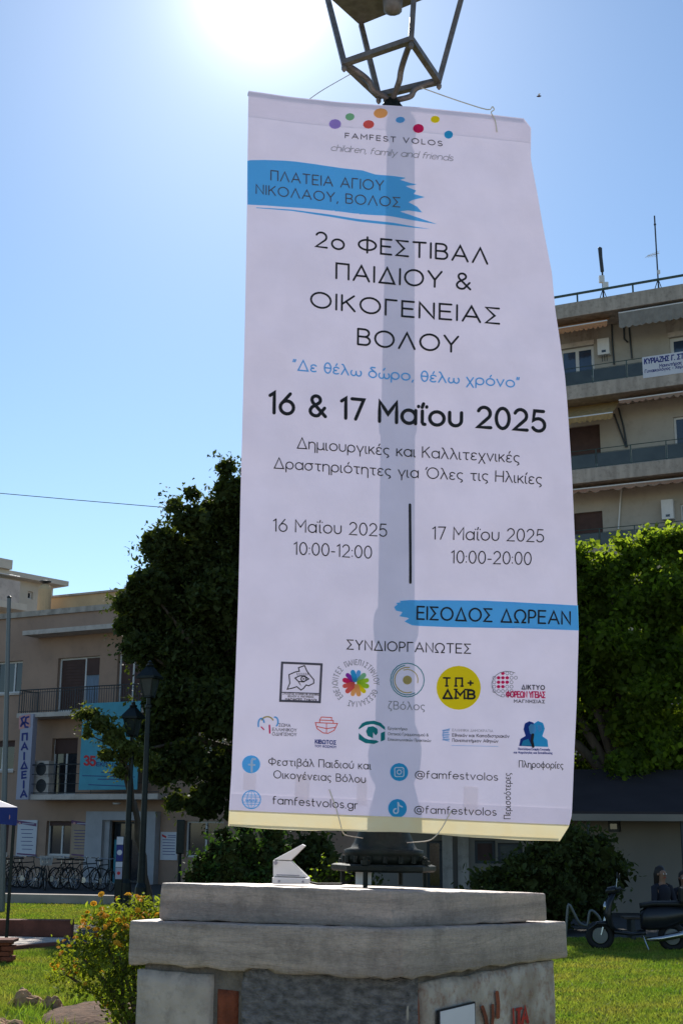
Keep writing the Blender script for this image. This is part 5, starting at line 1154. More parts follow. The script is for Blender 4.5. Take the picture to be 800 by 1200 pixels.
def tree(name, label, base, trunk_h, rt_, blobs, n, size, m, spread=.16, per=9, limbs=9, aspect=.55, core=True):
    T = root(name, base, label, 'tree'); b = Vector(base); mb = MB()
    cc = Vector(np.mean([q[0] for q in blobs], 0)); tp = Vector((b.x+(cc.x-b.x)*.4, b.y+(cc.y-b.y)*.4, trunk_h))
    pts = [b+(tp-b)*k/6+Vector((noise.noise(Vector((k, 1, b.x)))*.12, noise.noise(Vector((k, 5, b.x)))*.12, 0))*(k > 0) for k in range(7)]
    mb.tube(pts, [rt_*(1.35 if k == 0 else 1.05-.05*k) for k in range(7)], 10); mb.build('trunk', 'bark', T, smooth=True)
    idx = rng.choice(len(blobs), min(limbs, len(blobs)), replace=False)
    for i in idx:
        e_ = Vector(blobs[i][0]); mid = tp+(e_-tp)*.5+Vector((0, 0, .5)); k_ = [pts[-1]-Vector((0, 0, .25)), tp+(mid-tp)*.5+Vector((0, 0, .1)), mid, mid+(e_-mid)*.5, e_]
        MB().tube(k_, [rt_*.55, rt_*.42, rt_*.3, rt_*.18, rt_*.06], 7).build('limb', 'bark', T, smooth=True)
    sub = []
    for q in blobs:
        for d in unit(11): k = rng.uniform(.22, .46); sub.append((q[0]+d*q[1]*rng.uniform(.62, .92), q[1]*k))
        for d in unit(5): k = rng.uniform(.10, .18); sub.append((q[0]+d*q[1]*rng.uniform(.98, 1.16), np.maximum(q[1]*k, .12)))
    P = sprays(cloud(sub, n//per+1, .6), per, spread); leaf_mesh('crown', P, size, m, T, aspect, simple=True)
    inner = [(q[0], q[1]*.62) for q in blobs]; leaf_mesh('inner_crown', cloud(inner, n//6, .6), size*1.5, m, T, .8, simple=True)
    return T
def xyz(px, py, Y): p = at(px, py, Y); return np.array(p)
# big dark tree at left: blobs follow its outline, volume in depth
bl = []
for (px, py, Y, r_) in ((270, 575, 34.5, .75), (255, 600, 35, .8), (225, 610, 34, .8), (285, 610, 36, 1.4), (190, 640, 34.5, .95), (230, 660, 35, 1.3), (175, 690, 34, 1.0), (150, 705, 34.3, .6), (150, 735, 34.5, .6), (205, 730, 35, 1.4), (165, 760, 34, .8),
                        (260, 700, 34, 1.5), (300, 680, 36, 1.8), (330, 640, 35.5, 1.7), (350, 720, 35, 2), (230, 790, 34.5, 1.5), (195, 820, 34, 1.0), (180, 860, 34.5, .8), (260, 830, 33.6, 1.5), (215, 890, 34, 1.05), (270, 905, 34.5, 1.3), (190, 905, 34, .65), (310, 800, 35, 2),
                        (380, 800, 35.5, 2), (350, 900, 34.5, 1.8), (420, 700, 36, 2), (430, 880, 36, 1.8), (390, 620, 36, 1.6), (210, 680, 35.5, 1.5), (190, 770, 35.3, 1.2), (250, 640, 35.6, 1.4), (175, 725, 34.6, .8), (200, 850, 35.2, 1.2), (240, 740, 35.5, 1.8), (270, 600, 35.4, 1.0), (480, 900, 36, 1.5), (240, 940, 34.2, .8), (290, 950, 34, .9), (160, 880, 33.6, .5), (205, 940, 33.9, .4), (225, 578, 34.4, .35), (265, 548, 34.6, .4), (205, 592, 34.4, .35)):
    bl.append((xyz(px, py, Y), np.array([r_, r_, r_*.85])))
tree('broadleaf_tree', 'large dense dark green tree behind the left edge of the banner', (xyz(330, 1000, 35)[0], 35, 0), 3.6, .28, bl, 380000, .13, 'leaf_dark', spread=.13, per=12, limbs=14)
bl = [(xyz(px, py, Y), np.array([r_, r_, r_*.8])) for px, py, Y, r_ in ((118, 848, 31, .36), (135, 862, 31, .42), (108, 838, 31.2, .28), (150, 878, 31.5, .38), (125, 885, 31, .28), (140, 905, 31.2, .25), (95, 838, 31, .16), (170, 890, 32, .4), (103, 860, 31, .2))]
T2 = tree('young_tree', 'small light green tree crown in front of the turquoise banner', (xyz(178, 1000, 32)[0], 32, 0), 2.6, .09, bl, 9000, .10, 'leaf_young', spread=.10, per=8, limbs=5)
# plane tree at right
bl = []
for (px, py, Y, r_) in ((690, 690, 36, 1.0), (715, 672, 36.5, 1.0), (745, 655, 36, .9), (775, 640, 36, .8), (800, 650, 36, 1.0), (700, 730, 35.5, 1.4), (750, 710, 35.5, 1.4), (800, 700, 35.5, 1.4), (690, 790, 35.5, 1.4), (740, 780, 35, 1.6), (800, 780, 35.2, 1.6), (700, 850, 35.5, 1.4), (750, 850, 35, 1.5), (800, 860, 35, 1.5),
                        (690, 905, 35.5, 1.0), (735, 900, 35, 1.0), (775, 905, 35, 1.0), (820, 910, 35, 1.0), (850, 700, 36, 2), (850, 820, 36, 2), (640, 720, 37, 1.7), (640, 820, 37, 1.8), (580, 780, 37, 1.6), (700, 925, 34.4, .5), (765, 930, 34.6, .45), (730, 640, 36, .35), (790, 622, 36, .35), (755, 636, 36.2, .3), (680, 668, 36, .4), (590, 860, 37, 1.5), (705, 655, 36.6, .5), (722, 632, 36.6, .28), (760, 628, 36.4, .4), (800, 632, 36.3, .5), (685, 700, 35.6, .8), (725, 695, 35.2, .8), (770, 680, 35.3, .8), (710, 755, 34.9, .9), (775, 745, 34.8, .9), (700, 815, 34.9, .8), (760, 815, 34.6, .9), (650, 900, 36, 1.2),
                        (540, 700, 36, 2), (560, 640, 36, 1.6), (610, 650, 36.2, 1.6), (520, 800, 36, 2), (600, 730, 36, 2), (660, 660, 36.3, 1.3), (500, 740, 37, 1.8),  # crown hidden behind the banner, added to cast shade on the lawn
                        (760, 900, 38, 2.2), (700, 830, 38.5, 2.2)):
    Y += (700-py)*-.004+rng.uniform(-.9, 1.1); r_ *= rng.uniform(.8, 1.05)
    bl.append((xyz(px, py, Y), np.array([r_, r_, r_*.85])))
tree('plane_tree', 'broad plane tree with sunlit yellow green top at right of the banner', (xyz(745, 1000, 36.2)[0], 36.2, 0), 3.2, .32, bl, 360000, .14, 'leaf_plane', spread=.15, per=12, limbs=14, aspect=.85)
# bushes
def bush(name, label, pts, n, size, m, spread=.07, cat='bush', per=8, group=None, core=True):
    b_ = [(xyz(a, b, Y), np.array([r_, r_, r_*.85])) for a, b, Y, r_ in pts]; g_ = min(pts, key=lambda q: -q[1]); gx = xyz(g_[0], g_[1], g_[2])
    T = root(name, (float(gx[0]), float(gx[1]), 0), label, cat, group); mb = MB(); b0 = Vector((float(gx[0]), float(gx[1]), 0))
    for q in b_[:8]: mb.tube([b0+Vector((random.uniform(-.1, .1), random.uniform(-.1, .1), 0)), b0+(Vector(q[0])-b0)*.5+Vector((0, 0, .1)), Vector(q[0])], [.03, .022, .01], 5)
    mb.build('stems', 'bark', T); leaf_mesh('foliage', sprays(cloud(b_, n//per+1, .5), per, spread), size, m, T)
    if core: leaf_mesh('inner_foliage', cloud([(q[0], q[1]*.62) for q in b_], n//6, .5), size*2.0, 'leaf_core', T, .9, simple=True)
    return T, b_
bush('round_bush', 'rounded green bush seen between the plinth and the tree at left', [(262, 1002, 19, .36), (285, 990, 19.2, .3), (240, 1015, 19, .27), (300, 1010, 19.3, .38), (320, 995, 19.5, .3), (270, 1030, 19, .45), (315, 1035, 19.2, .4), (228, 1032, 19, .22), (290, 972, 19.3, .16), (262, 978, 19.1, .13), (320, 975, 19.5, .2)], 22000, .06, 'leaf_bush')
bush('small_bush', 'small light green shrub visible under the banner beside the floodlight', [(385, 1018, 17, .14), (372, 1024, 17, .1), (400, 1022, 17.1, .16), (385, 1040, 17, .2)], 1600, .06, 'leaf_plane', .05)
bush('dark_hedge', 'tall shaded hedge right of the plinth under the tree', [(640, 1010, 27, .7), (665, 1000, 27.3, .7), (690, 1005, 27.6, .75), (710, 1030, 27.6, .6), (615, 1030, 27, .8), (650, 1050, 27, .8), (690, 1055, 27.4, .7), (672, 985, 27.6, .35), (700, 990, 27.8, .3), (600, 1060, 27, .8), (720, 1010, 28, .3), (580, 1040, 27.4, .7)], 40000, .11, 'leaf_dark', .1)
bush('dark_hedge', 'dark shrubs below the banner to the left of the lamp base', [(330, 1005, 27, .7), (365, 1000, 27.5, .7), (395, 1030, 27, .8), (350, 1045, 27, .8), (300, 1035, 27, .7), (420, 1050, 27, .6)], 12000, .11, 'leaf_dark', .1)
# marigold bush
FB, fb = bush('marigold_bush', 'flowering bush with yellow orange blooms left of the plinth', [(150, 1080, 13.4, .28), (120, 1095, 13.2, .26), (170, 1075, 13.6, .26), (95, 1120, 13.2, .24), (75, 1140, 13.4, .15), (140, 1120, 13.1, .36), (175, 1110, 13.3, .34), (120, 1145, 13.1, .28), (155, 1155, 13.1, .3), (190, 1140, 13.5, .34), (95, 1150, 13.3, .14), (180, 1085, 13.7, .3), (110, 1075, 13.4, .12), (135, 1066, 13.5, .1), (140, 1178, 13.2, .2), (165, 1185, 13.2, .22)], 52000, .045, 'leaf_flower', .05, core=False)
pp = cloud([(q[0], q[1]*1.1) for q in fb[:14]], 1800, .08)
def keep(p): return True
fl_n = 0
proto = None
for p in pp:
    v = Vector(p)
    c_ = CM.transposed() @ (v-EYE); x = 400+FPX*c_.x/(-c_.z); y = 600-FPX*c_.y/(-c_.z)
    if p[1] > 13.5 or p[2] < .35 or x > 192: continue
    # flowers thicker along the top and left rim
    w_ = 1.0 if (y < 1098 or x < 92) else .22
    if random.random() > w_*.8: continue
    if fl_n >= 130: break
    if proto is None:
        V = []; Fc = []
        for ring_, (r_, k, tz_) in enumerate(((.034, 10, 0), (.026, 9, .008), (.016, 7, .014))):
            for j in range(k):
                a = 2*math.pi*(j+.3*ring_)/k; c1, s1__ = math.cos(a), math.sin(a); t1 = Vector((-s1__, c1, 0)); o_ = Vector((c1, s1__, 0)); b_ = Vector((0, 0, tz_)); q0 = len(V)
                V += [b_+o_*.004, b_+o_*r_*.7+t1*r_*.34+Vector((0, 0, .006)), b_+o_*r_+Vector((0, 0, .001)), b_+o_*r_*.7-t1*r_*.34+Vector((0, 0, .006))]; Fc.append((q0, q0+1, q0+2, q0+3))
        mb = MB(); mb.add([q+v for q in V], Fc); o = mb.build('flower', 'petal', FB); me = o.data
        for q in me.vertices: q.co -= (v-origin(FB))
        o.location = v-origin(FB); proto = o
    else:
        o = proto.copy(); COL.objects.link(o); o.location = v-origin(FB)
    o.rotation_euler = (random.uniform(-.2, 1.1), random.uniform(-.6, .6), random.uniform(0, 6)); k = random.uniform(.65, 1.3); o.scale = (k, k, k); fl_n += 1
# lone blooms higher up
for px, py in ((119, 1048), (110, 1059), (168, 1053)):
    o = proto.copy(); COL.objects.link(o); v = at(px, py, 13.35); o.location = v-origin(FB); o.rotation_euler = (.9, .2, px); MB().tube([v, at(px+4, py+30, 13.45)], .004, 4).build('flower_stalk', 'leaf_flower', FB)
# rocks and soil
def rock(px, py, Y, r_, sq, label, seed):
    p = at(px, py, Y); base = Vector((p.x, p.y, -.02)); bm = bmesh.new(); bmesh.ops.create_icosphere(bm, subdivisions=4, radius=1)
    for v in bm.verts:
        d = v.co.normalized(); k = 1+.35*noise.noise(d*1.4+Vector((seed, 0, 0)))+.16*noise.noise(d*4+Vector((seed, 0, 0)))+.05*noise.noise(d*11); k = round(k*7)/7*.35+k*.65
        v.co = Vector((d.x*r_*k, d.y*r_*.8*k, max(-.05, d.z*r_*sq*k)))
    me = bpy.data.meshes.new('rock'); bm.to_mesh(me); bm.free(); me.materials.append(M['rock']); o = bpy.data.objects.new('rock', me); COL.objects.link(o); o.location = base
    tag(o, label, 'rock', 'rocks in the grass')
rock(32, 1146, 15.6, .22, 1.0, 'upright brown rock in the grass left of the marigold bush', 1.3); rock(4, 1176, 13.9, .26, .6, 'low brown rock at the bottom left edge of the lawn', 4.7); rock(64, 1143, 15.4, .13, 1.4, 'narrow rock half hidden by the left rim of the flowering bush', 8.1)
mb = MB(); P_ = []; cxy = Vector((*gp(120, 1192), 0))
n_ = 30
V = [cxy+Vector((0, 0, .14))]
for rr_ in range(1, 7):
    for j in range(n_):
        a = 2*math.pi*j/n_; k = rr_/6*(1+.25*noise.noise(Vector((math.cos(a)*1.5, math.sin(a)*1.5, 2)))); V.append(cxy+Vector((math.cos(a)*.75*k, math.sin(a)*.95*k, .14*(1-(rr_/6)**2)+.03*noise.noise(Vector((rr_, j*.7, 1)))-(.03 if rr_ == 6 else 0))))
Fc = [(0, 1+j, 1+(j+1) % n_) for j in range(n_)]+[(1+(r_-1)*n_+j, 1+r_*n_+j, 1+r_*n_+(j+1) % n_, 1+(r_-1)*n_+(j+1) % n_) for r_ in range(1, 6) for j in range(n_)]
mb.add(V, Fc); o = mb.build('soil_mound', 'soil', smooth=True); o['kind'] = 'structure'
tb = blades('tall_grass', 900, (-4.2, 12.6, -2.6, 16.2), lambda x, y: x > -.28*y and not mound(x, y), .17, 'blade', w=.014); tag(tb, 'taller grass tufts growing round the rocks at lower left', 'grass')

# ------------------------------------------------------------------ STREET FURNITURE AT LEFT
def park_lamp(label, px, ytop, Y, ybase):
    b = at(px, 1000, Y); b.z = 0; tz = at(px, ytop, Y).z; rt = root('park_lamp', b, label, 'street lamp', 'dark lamp posts in front of the tan building'); ax = (0, 0, 1)
    hh = tz; 
    MB().lathe(b, ax, [(0, .20), (.12, .20), (.2, .15), (.7, .13), (.8, .09), (1.2, .075), (hh-1.1, .055), (hh-1.08, .08), (hh-1.02, .08), (hh-1.0, .05), (hh-.86, .05)], 14).build('post', 'dark_iron', rt)
    def ringz(r_, z): return [b+Vector((r_*math.cos(R(25+90*k)), r_*math.sin(R(25+90*k)), z)) for k in range(4)]
    q0 = ringz(.13, hh-.85); q1 = ringz(.23, hh-.42); q2 = ringz(.33, hh-.42); q3 = ringz(.07, hh-.12)
    for i in range(4):
        MB().tube([q0[i], q1[i]], .018, 4).build('lantern_bar', 'dark_iron', rt)
    MB().hexa(q0+[p+Vector((0, 0, .04)) for p in q0]).build('lantern_base', 'dark_iron', rt)
    MB().hexa([q*.999+q*.001 for q in ringz(.125, hh-.805)]+ringz(.22, hh-.425)).build('lantern_glass', 'balcony_glass', rt)
    MB().hexa(q2+[p+Vector((0, 0, .05)) for p in q2]).build('roof_rim', 'dark_iron', rt)
    MB().hexa([p+Vector((0, 0, .051)) for p in ringz(.31, hh-.42)]+q3).build('lantern_roof', 'dark_iron', rt, bevel=.004)
    MB().lathe(b+Vector((0, 0, hh-.13)), ax, [(0, .09), (.03, .1), (.06, .04), (.1, .05), (.13, .01)], 10).build('finial', 'dark_iron', rt)
    return rt
park_lamp('taller dark green lamp post with lantern against the big tree, the right one of two', 167, 774, 29.5, 1070); park_lamp('shorter dark lamp post with lantern in front of the doorway, the left one of two', 149, 822, 31.5, 1060)
# info bollard with stickers
b = at(141, 1000, 28); b.z = 0; rt = root('sign_post', b, 'slim dark post with white and blue stickers at head height near the doorway', 'post'); zt = at(141, 980, 28).z
MB().box(b+Vector((0, 0, zt/2)), (.15, .13, zt)).build('post', 'dark_iron', rt, bevel=.01)
for z0, z1, m in ((.0, .16, 'sign_white'), (.17, .5, 'sign_navy'), (.51, .62, 'sign_white'), (.63, .86, 'sign_grey')):
    MB().box(b+Vector((0, -.07, zt-(z0+z1)/2-.01)), (.14, .008, z1-z0)).build('sticker', m, rt)
MB().lathe(b+Vector((0, -.075, zt-.33)), (0, -1, 0), [(0, .055), (.004, .055)], 16).build('sticker', 'sign_white', rt); MB().lathe(b+Vector((0, -.075, zt-.75)), (0, -1, 0), [(0, .035), (.004, .035)], 16).build('sticker', 'sign_red', rt)
b = at(211, 1000, 30); b.z = 0; rt = root('signal_post', b, 'dark slender post with a black box on top beside the white notice', 'post'); zt = at(211, 962, 30).z
MB().tube([b, b+Vector((0, 0, zt))], .04, 8).build('pole', 'dark_iron', rt); MB().box(b+Vector((0, 0, zt-.35)), (.17, .17, .75)).build('box', 'dark_iron', rt, bevel=.02)
b = at(7, 1000, 30); b.z = 0; t_ = at(11, 701, 30)
rt = root('flagpole', b, 'tall thin dark grey pole at the far left edge', 'pole'); MB().tube([b, t_], [.075, .045], 10).build('pole', 'galv', rt); MB().lathe(t_, (0, 0, 1), [(0, .05), (.03, .06), (.06, .02)], 8).build('cap', 'dark_iron', rt)
# blue gazebo
g0 = at(17, 958, 22); g0.z = 0; zt = at(17, 946, 22).z; rt = root('blue_gazebo', g0, 'corner of a dark blue pop up gazebo with thin black leg at the left edge', 'gazebo')
leg = (g0, g0+Vector((-2.7, -1.1, 0)), g0+Vector((-3.9, 1.6, 0)), g0+Vector((-1.2, 2.7, 0)))
for q in leg: MB().box(q+Vector((0, 0, zt/2)), (.045, .045, zt)).build('leg', 'dark_iron', rt); MB().box(q+Vector((0, 0, .015)), (.12, .12, .02)).build('foot_plate', 'dark_iron', rt)
C4 = sum(leg, Vector())/4; apex = C4+Vector((0, 0, zt+.85)); mb = MB(); n_ = 10
for i in range(4):
    p, q = leg[i]+Vector((0, 0, zt)), leg[(i+1) % 4]+Vector((0, 0, zt)); p += (p-C4-Vector((0, 0, zt))).normalized()*.06; q += (q-C4-Vector((0, 0, zt))).normalized()*.06; k0 = len(mb.v)
    for j in range(n_+1):
        t = j/n_; a_ = p+(q-p)*t; sag = math.sin(math.pi*t)
        mb.v += [a_+Vector((0, 0, -.30+.10*sag)), a_.copy(), a_+(apex-a_)*.5+Vector((0, 0, -.10*(1-.5*sag))), apex.copy()]
    for j in range(n_):
        for l_ in range(3): a_ = k0+4*j+l_; mb.f.append((a_, a_+4, a_+5, a_+1))
mb.build('canopy', 'tent_blue', rt)
MB().lathe(g0+Vector((-.12, -.068, zt-.16)), (0, -1, 0), [(0, .07), (.004, .07)], 14).build('canopy_emblem', 'sign_pink', rt)
# brick pier at the path
p = at(-4, 1120, 20.2); rt = root('brick_pier', (p.x, p.y, 0), 'short dark red brick pier with flat cap beside the path at the left edge', 'pier')
zt = at(4, 1101, 20.2).z
for k in range(int(zt/.075)):
    for j in range(3): 
        if k == 0 and j == 0: pr = MB().box((p.x-.2+.17*j+.04*(k % 2), p.y, .035+.075*k), (.16, .3, .065)).build('brick', 'brick', rt, bevel=.006)
        else:
            o = pr.copy(); COL.objects.link(o); o.location = Vector((.17*j+.04*(k % 2), 0, .075*k))
MB().box((p.x, p.y, zt-.01), (.56, .38, .045)).build('cap', 'kerb_red', rt, bevel=.008)

# ------------------------------------------------------------------ BICYCLES AND SCOOTER
def wheel(mb, c, r_, ax, w_=.02, n=24):
    ax = Vector(ax).normalized(); u = Vector((0, 0, 1)); v = ax.cross(u).normalized(); pts = [Vector(c)+(u*math.cos(2*math.pi*k/n)+v*math.sin(2*math.pi*k/n))*r_ for k in range(n+1)]; mb.tube(pts, w_, 6, cap=False)
def bicycle(loc, rz, label, m='dark_iron', basket=None):
    rt = root('bicycle', loc, label, 'bicycle', 'bicycles parked in front of the tan building'); Mx = Matrix.Rotation(rz, 3, 'Z'); L = Vector(loc)
    def P(x, y, z): return L+Mx @ Vector((x, y, z))
    ax = Mx @ Vector((0, 1, 0))
    for x in (-.52, .52):
        mb = MB(); wheel(mb, P(x, 0, .34), .32, ax, .02); w = mb.build('wheel', 'rubber', rt)
        mb = MB(); 
        for k in range(10): a = math.pi*k/10; mb.tube([P(x+.30*math.cos(a), .0, .34+.30*math.sin(a)), P(x-.30*math.cos(a), .0, .34-.30*math.sin(a))], .003, 3)
        mb.build('spokes', 'chrome', w)
    mb = MB(); bb_, st, hd, rw, fw_ = P(-.05, 0, .30), P(-.2, 0, .78), P(.36, 0, .82), P(-.52, 0, .34), P(.52, 0, .34)
    for a, b in ((bb_, st), (st, hd), (bb_, hd-Vector((0, 0, .12))), (bb_, rw), (st, rw)): mb.tube([a, b], .017, 6)
    mb.build('frame', m, rt); mb = MB(); mb.tube([hd, fw_], .016, 6); mb.tube([hd, hd+Vector((0, 0, .16))], .014, 6); mb.build('fork', m, rt)
    MB().tube([P(.27, -.27, 1.0), P(.36, -.16, .99), P(.36, 0, .97), P(.36, .16, .99), P(.27, .27, 1.0)], .013, 6).build('handlebar', 'chrome', rt)
    MB().tube([st, st+Vector((0, 0, .12))], .014, 6).build('seat_post', 'chrome', rt); mb = MB(); mb.prism([P(-.36, -.09, .90), P(-.05, -.02, .90), P(-.05, .02, .90), P(-.36, .09, .90)], (0, 0, .05)); mb.build('saddle', 'seat_black', rt, bevel=.012)
    MB().lathe(P(-.05, -.03, .30), ax, [(0, .09), (.01, .09)], 14).build('chainring', 'chrome', rt)
    if basket:
        c = P(.58, 0, .78); q = [Mx @ Vector((a*.15, b*.19, 0)) for a, b in ((-1, -1), (1, -1), (1, 1), (-1, 1))]
        mb = MB()
        for h_ in range(7):
            k = .8+.2*h_/6; pts = [c+v*k+Vector((0, 0, .27*h_/6)) for v in q]; 
            for i in range(4): mb.tube([pts[i], pts[(i+1) % 4]], .009, 4)
        for i in range(4):
            for j in range(7): a = q[i]+(q[(i+1) % 4]-q[i])*j/7; mb.tube([c+a*.8, c+a+Vector((0, 0, .27))], .008, 4)
        mb.build('basket', basket, rt)
    return rt
for px, Y, rz, bk, lb in ((2, 43.5, .2, None, 'dark bicycle at the far left edge, first of the row'), (14, 43, .9, None, 'dark bicycle parked below the white poster at far left'), (28, 43.6, -.4, None, 'dark bicycle between the white poster and the basket bicycle'), (50, 42.2, -1.2, 'wicker', 'bicycle with white wicker basket below the ground floor window'),
                          (62, 43, .35, None, 'dark bicycle directly right of the basket bicycle'), (76, 42.6, -.7, None, 'dark bicycle below the beige poster, turned toward the lawn'), (88, 43, .5, None, 'dark bicycle below the right edge of the beige poster'),
                          (100, 42.4, -.2, None, 'dark bicycle leaning near the left jamb of the doorway'), (120, 41.5, -.9, None, 'bicycle with shiny handlebar standing before the doorway')):
    p = at(px, 1030, Y); bicycle((p.x, p.y, 0), rz, lb, 'dark_iron', bk)
# bent tube bike rack, right
rp = [(661, 1096), (665, 1057), (670, 1066), (678, 1082), (688, 1086), (690, 1068), (694, 1067), (703, 1076), (709, 1096)]
p0 = at(685, 1090, 24); rt = root('bike_rack', (p0.x, p0.y, 0), 'bent steel tube bicycle rack in the shade right of the plinth', 'bike rack'); q = [at(a, b, 24) for a, b in rp]; q[0].z = 0; q[-1].z = 0
qq = []
for a, b in zip(q, q[1:]): qq += [a+(b-a)*k/5 for k in range(5)]
qq.append(q[-1])
for _ in range(2): qq = [qq[0]]+[(qq[k-1]+qq[k]*2+qq[k+1])/4 for k in range(1, len(qq)-1)]+[qq[-1]]
MB().tube(qq, .024, 8).build('tube', 'galv', rt, smooth=True)
for c in (q[0], q[-1]): MB().lathe(c, (0, 0, 1), [(0, .07), (.012, .07)], 12).build('foot_plate', 'galv', rt)
# scooter facing left
sx = at(745, 1090, 23.2); SC = root('motor_scooter', (sx.x, sx.y, 0), 'dark motor scooter parked facing left in the tree shade at right', 'scooter'); L = Vector((sx.x, sx.y, 0)); Mx = Matrix.Rotation(R(172), 3, 'Z')
def P(x, y, z): return L+Mx @ Vector((x, y, z))
ax = Mx @ Vector((0, 1, 0))
for x in (.62, -.60):
    mb = MB(); wheel(mb, P(x, 0, .24), .19, ax, .055, 28); w = mb.build('wheel', 'rubber', SC, smooth=True); MB().lathe(P(x, 0, .24)-ax*.03, ax, [(0, .05), (.002, .13), (.058, .13), (.06, .05)], 16).build('rim', 'galv', w)
def shell(name, m, secs, bevel=0):
    """secs: list of (x, z_low, z_high, halfwidth) rounded cross-sections"""
    V = []; n = 14
    for (x, zl_, zh, hw) in secs:
        for j in range(n):
            a = 2*math.pi*j/n; V.append(P(x, hw*math.copysign(abs(math.cos(a))**.7, math.cos(a)), (zl_+zh)/2+(zh-zl_)/2*math.copysign(abs(math.sin(a))**.7, math.sin(a))))
    Fc = [(i*n+j, i*n+(j+1) % n, (i+1)*n+(j+1) % n, (i+1)*n+j) for i in range(len(secs)-1) for j in range(n)]+[tuple(range(n)), tuple(range((len(secs)-1)*n, len(secs)*n))]
    mb = MB(); mb.add(V, Fc); return mb.build(name, m, SC, smooth=True)
shell('rear_body', 'scooter', [(-.88, .62, .70, .06), (-.8, .48, .74, .13), (-.5, .36, .76, .17), (-.2, .34, .74, .16), (-.08, .36, .66, .12)])
shell('seat', 'seat_black', [(-.84, .74, .80, .08), (-.7, .74, .84, .15), (-.3, .74, .83, .15), (-.08, .70, .79, .11)])
shell('floorboard', 'scooter', [(-.15, .26, .36, .17), (.1, .25, .32, .18), (.38, .27, .36, .17)])
shell('front_fender', 'scooter', [(.40, .34, .40, .06), (.52, .40, .49, .09), (.66, .42, .48, .09), (.82, .30, .36, .05)])
def slanted(name, m, pts, hw, th):
    mb = MB(); V = []
    for (x, z, w_) in pts: V += [P(x, -w_, z), P(x+.05, 0, z), P(x, w_, z), P(x-th, w_*.9, z), P(x-th+.04, 0, z), P(x-th, -w_*.9, z)]
    k = 6; n = len(pts); Fc = [(i*k+j, i*k+(j+1) % k, (i+1)*k+(j+1) % k, (i+1)*k+j) for i in range(n-1) for j in range(k)]+[tuple(range(k)), tuple(range((n-1)*k, n*k))]
    mb.add(V, Fc); return mb.build(name, m, SC, smooth=True)
slanted('leg_shield', 'scooter', [(.36, .30, .14), (.46, .42, .21), (.50, .62, .22), (.46, .82, .19), (.40, .94, .12)], .2, .07)
shell('handlebar_cowl', 'scooter', [(.26, .96, 1.02, .08), (.34, .93, 1.08, .13), (.46, .93, 1.05, .11), (.50, .95, 1.0, .06)])
MB().tube([P(.22, -.34, 1.03), P(.30, -.2, 1.02), P(.34, 0, 1.0), P(.30, .2, 1.02), P(.22, .34, 1.03)], .017, 8).build('handlebar', 'seat_black', SC)
for s_ in (-1, 1):
    MB().tube([P(.30, .2*s_, 1.04), P(.27, .28*s_, 1.20)], .007, 6).build('mirror_arm', 'chrome', SC); MB().lathe(P(.27, .30*s_, 1.23), Mx @ Vector((-1, 0, 0)), [(-.012, .03), (0, .06), (.012, .062)], 14).build('mirror', 'seat_black', SC)
MB().lathe(P(.49, 0, .72), Mx @ Vector((1, 0, .1)), [(0, .09), (.04, .085), (.06, .05), (.065, .01)], 16).build('headlight', 'chrome', SC, smooth=True)
MB().tube([P(.42, 0, .8), P(.60, 0, .25)], .035, 8).build('fork', 'chrome', SC); MB().box(P(-.92, 0, .93), (.34, .38, .28), R(172)).build('top_box', 'seat_black', SC, bevel=.05)
MB().box(P(-.88, 0, .78), (.22, .2, .03), R(172)).build('rack', 'rail', SC); MB().tube([P(-.15, .14, .2), P(-.4, .17, .22), P(-.85, .17, .32)], [.03, .05, .055], 10).build('exhaust', 'chrome', SC, smooth=True)
MB().tube([P(-.1, .05, .25), P(-.18, .2, .02)], .012, 6).build('kickstand', 'chrome', SC)

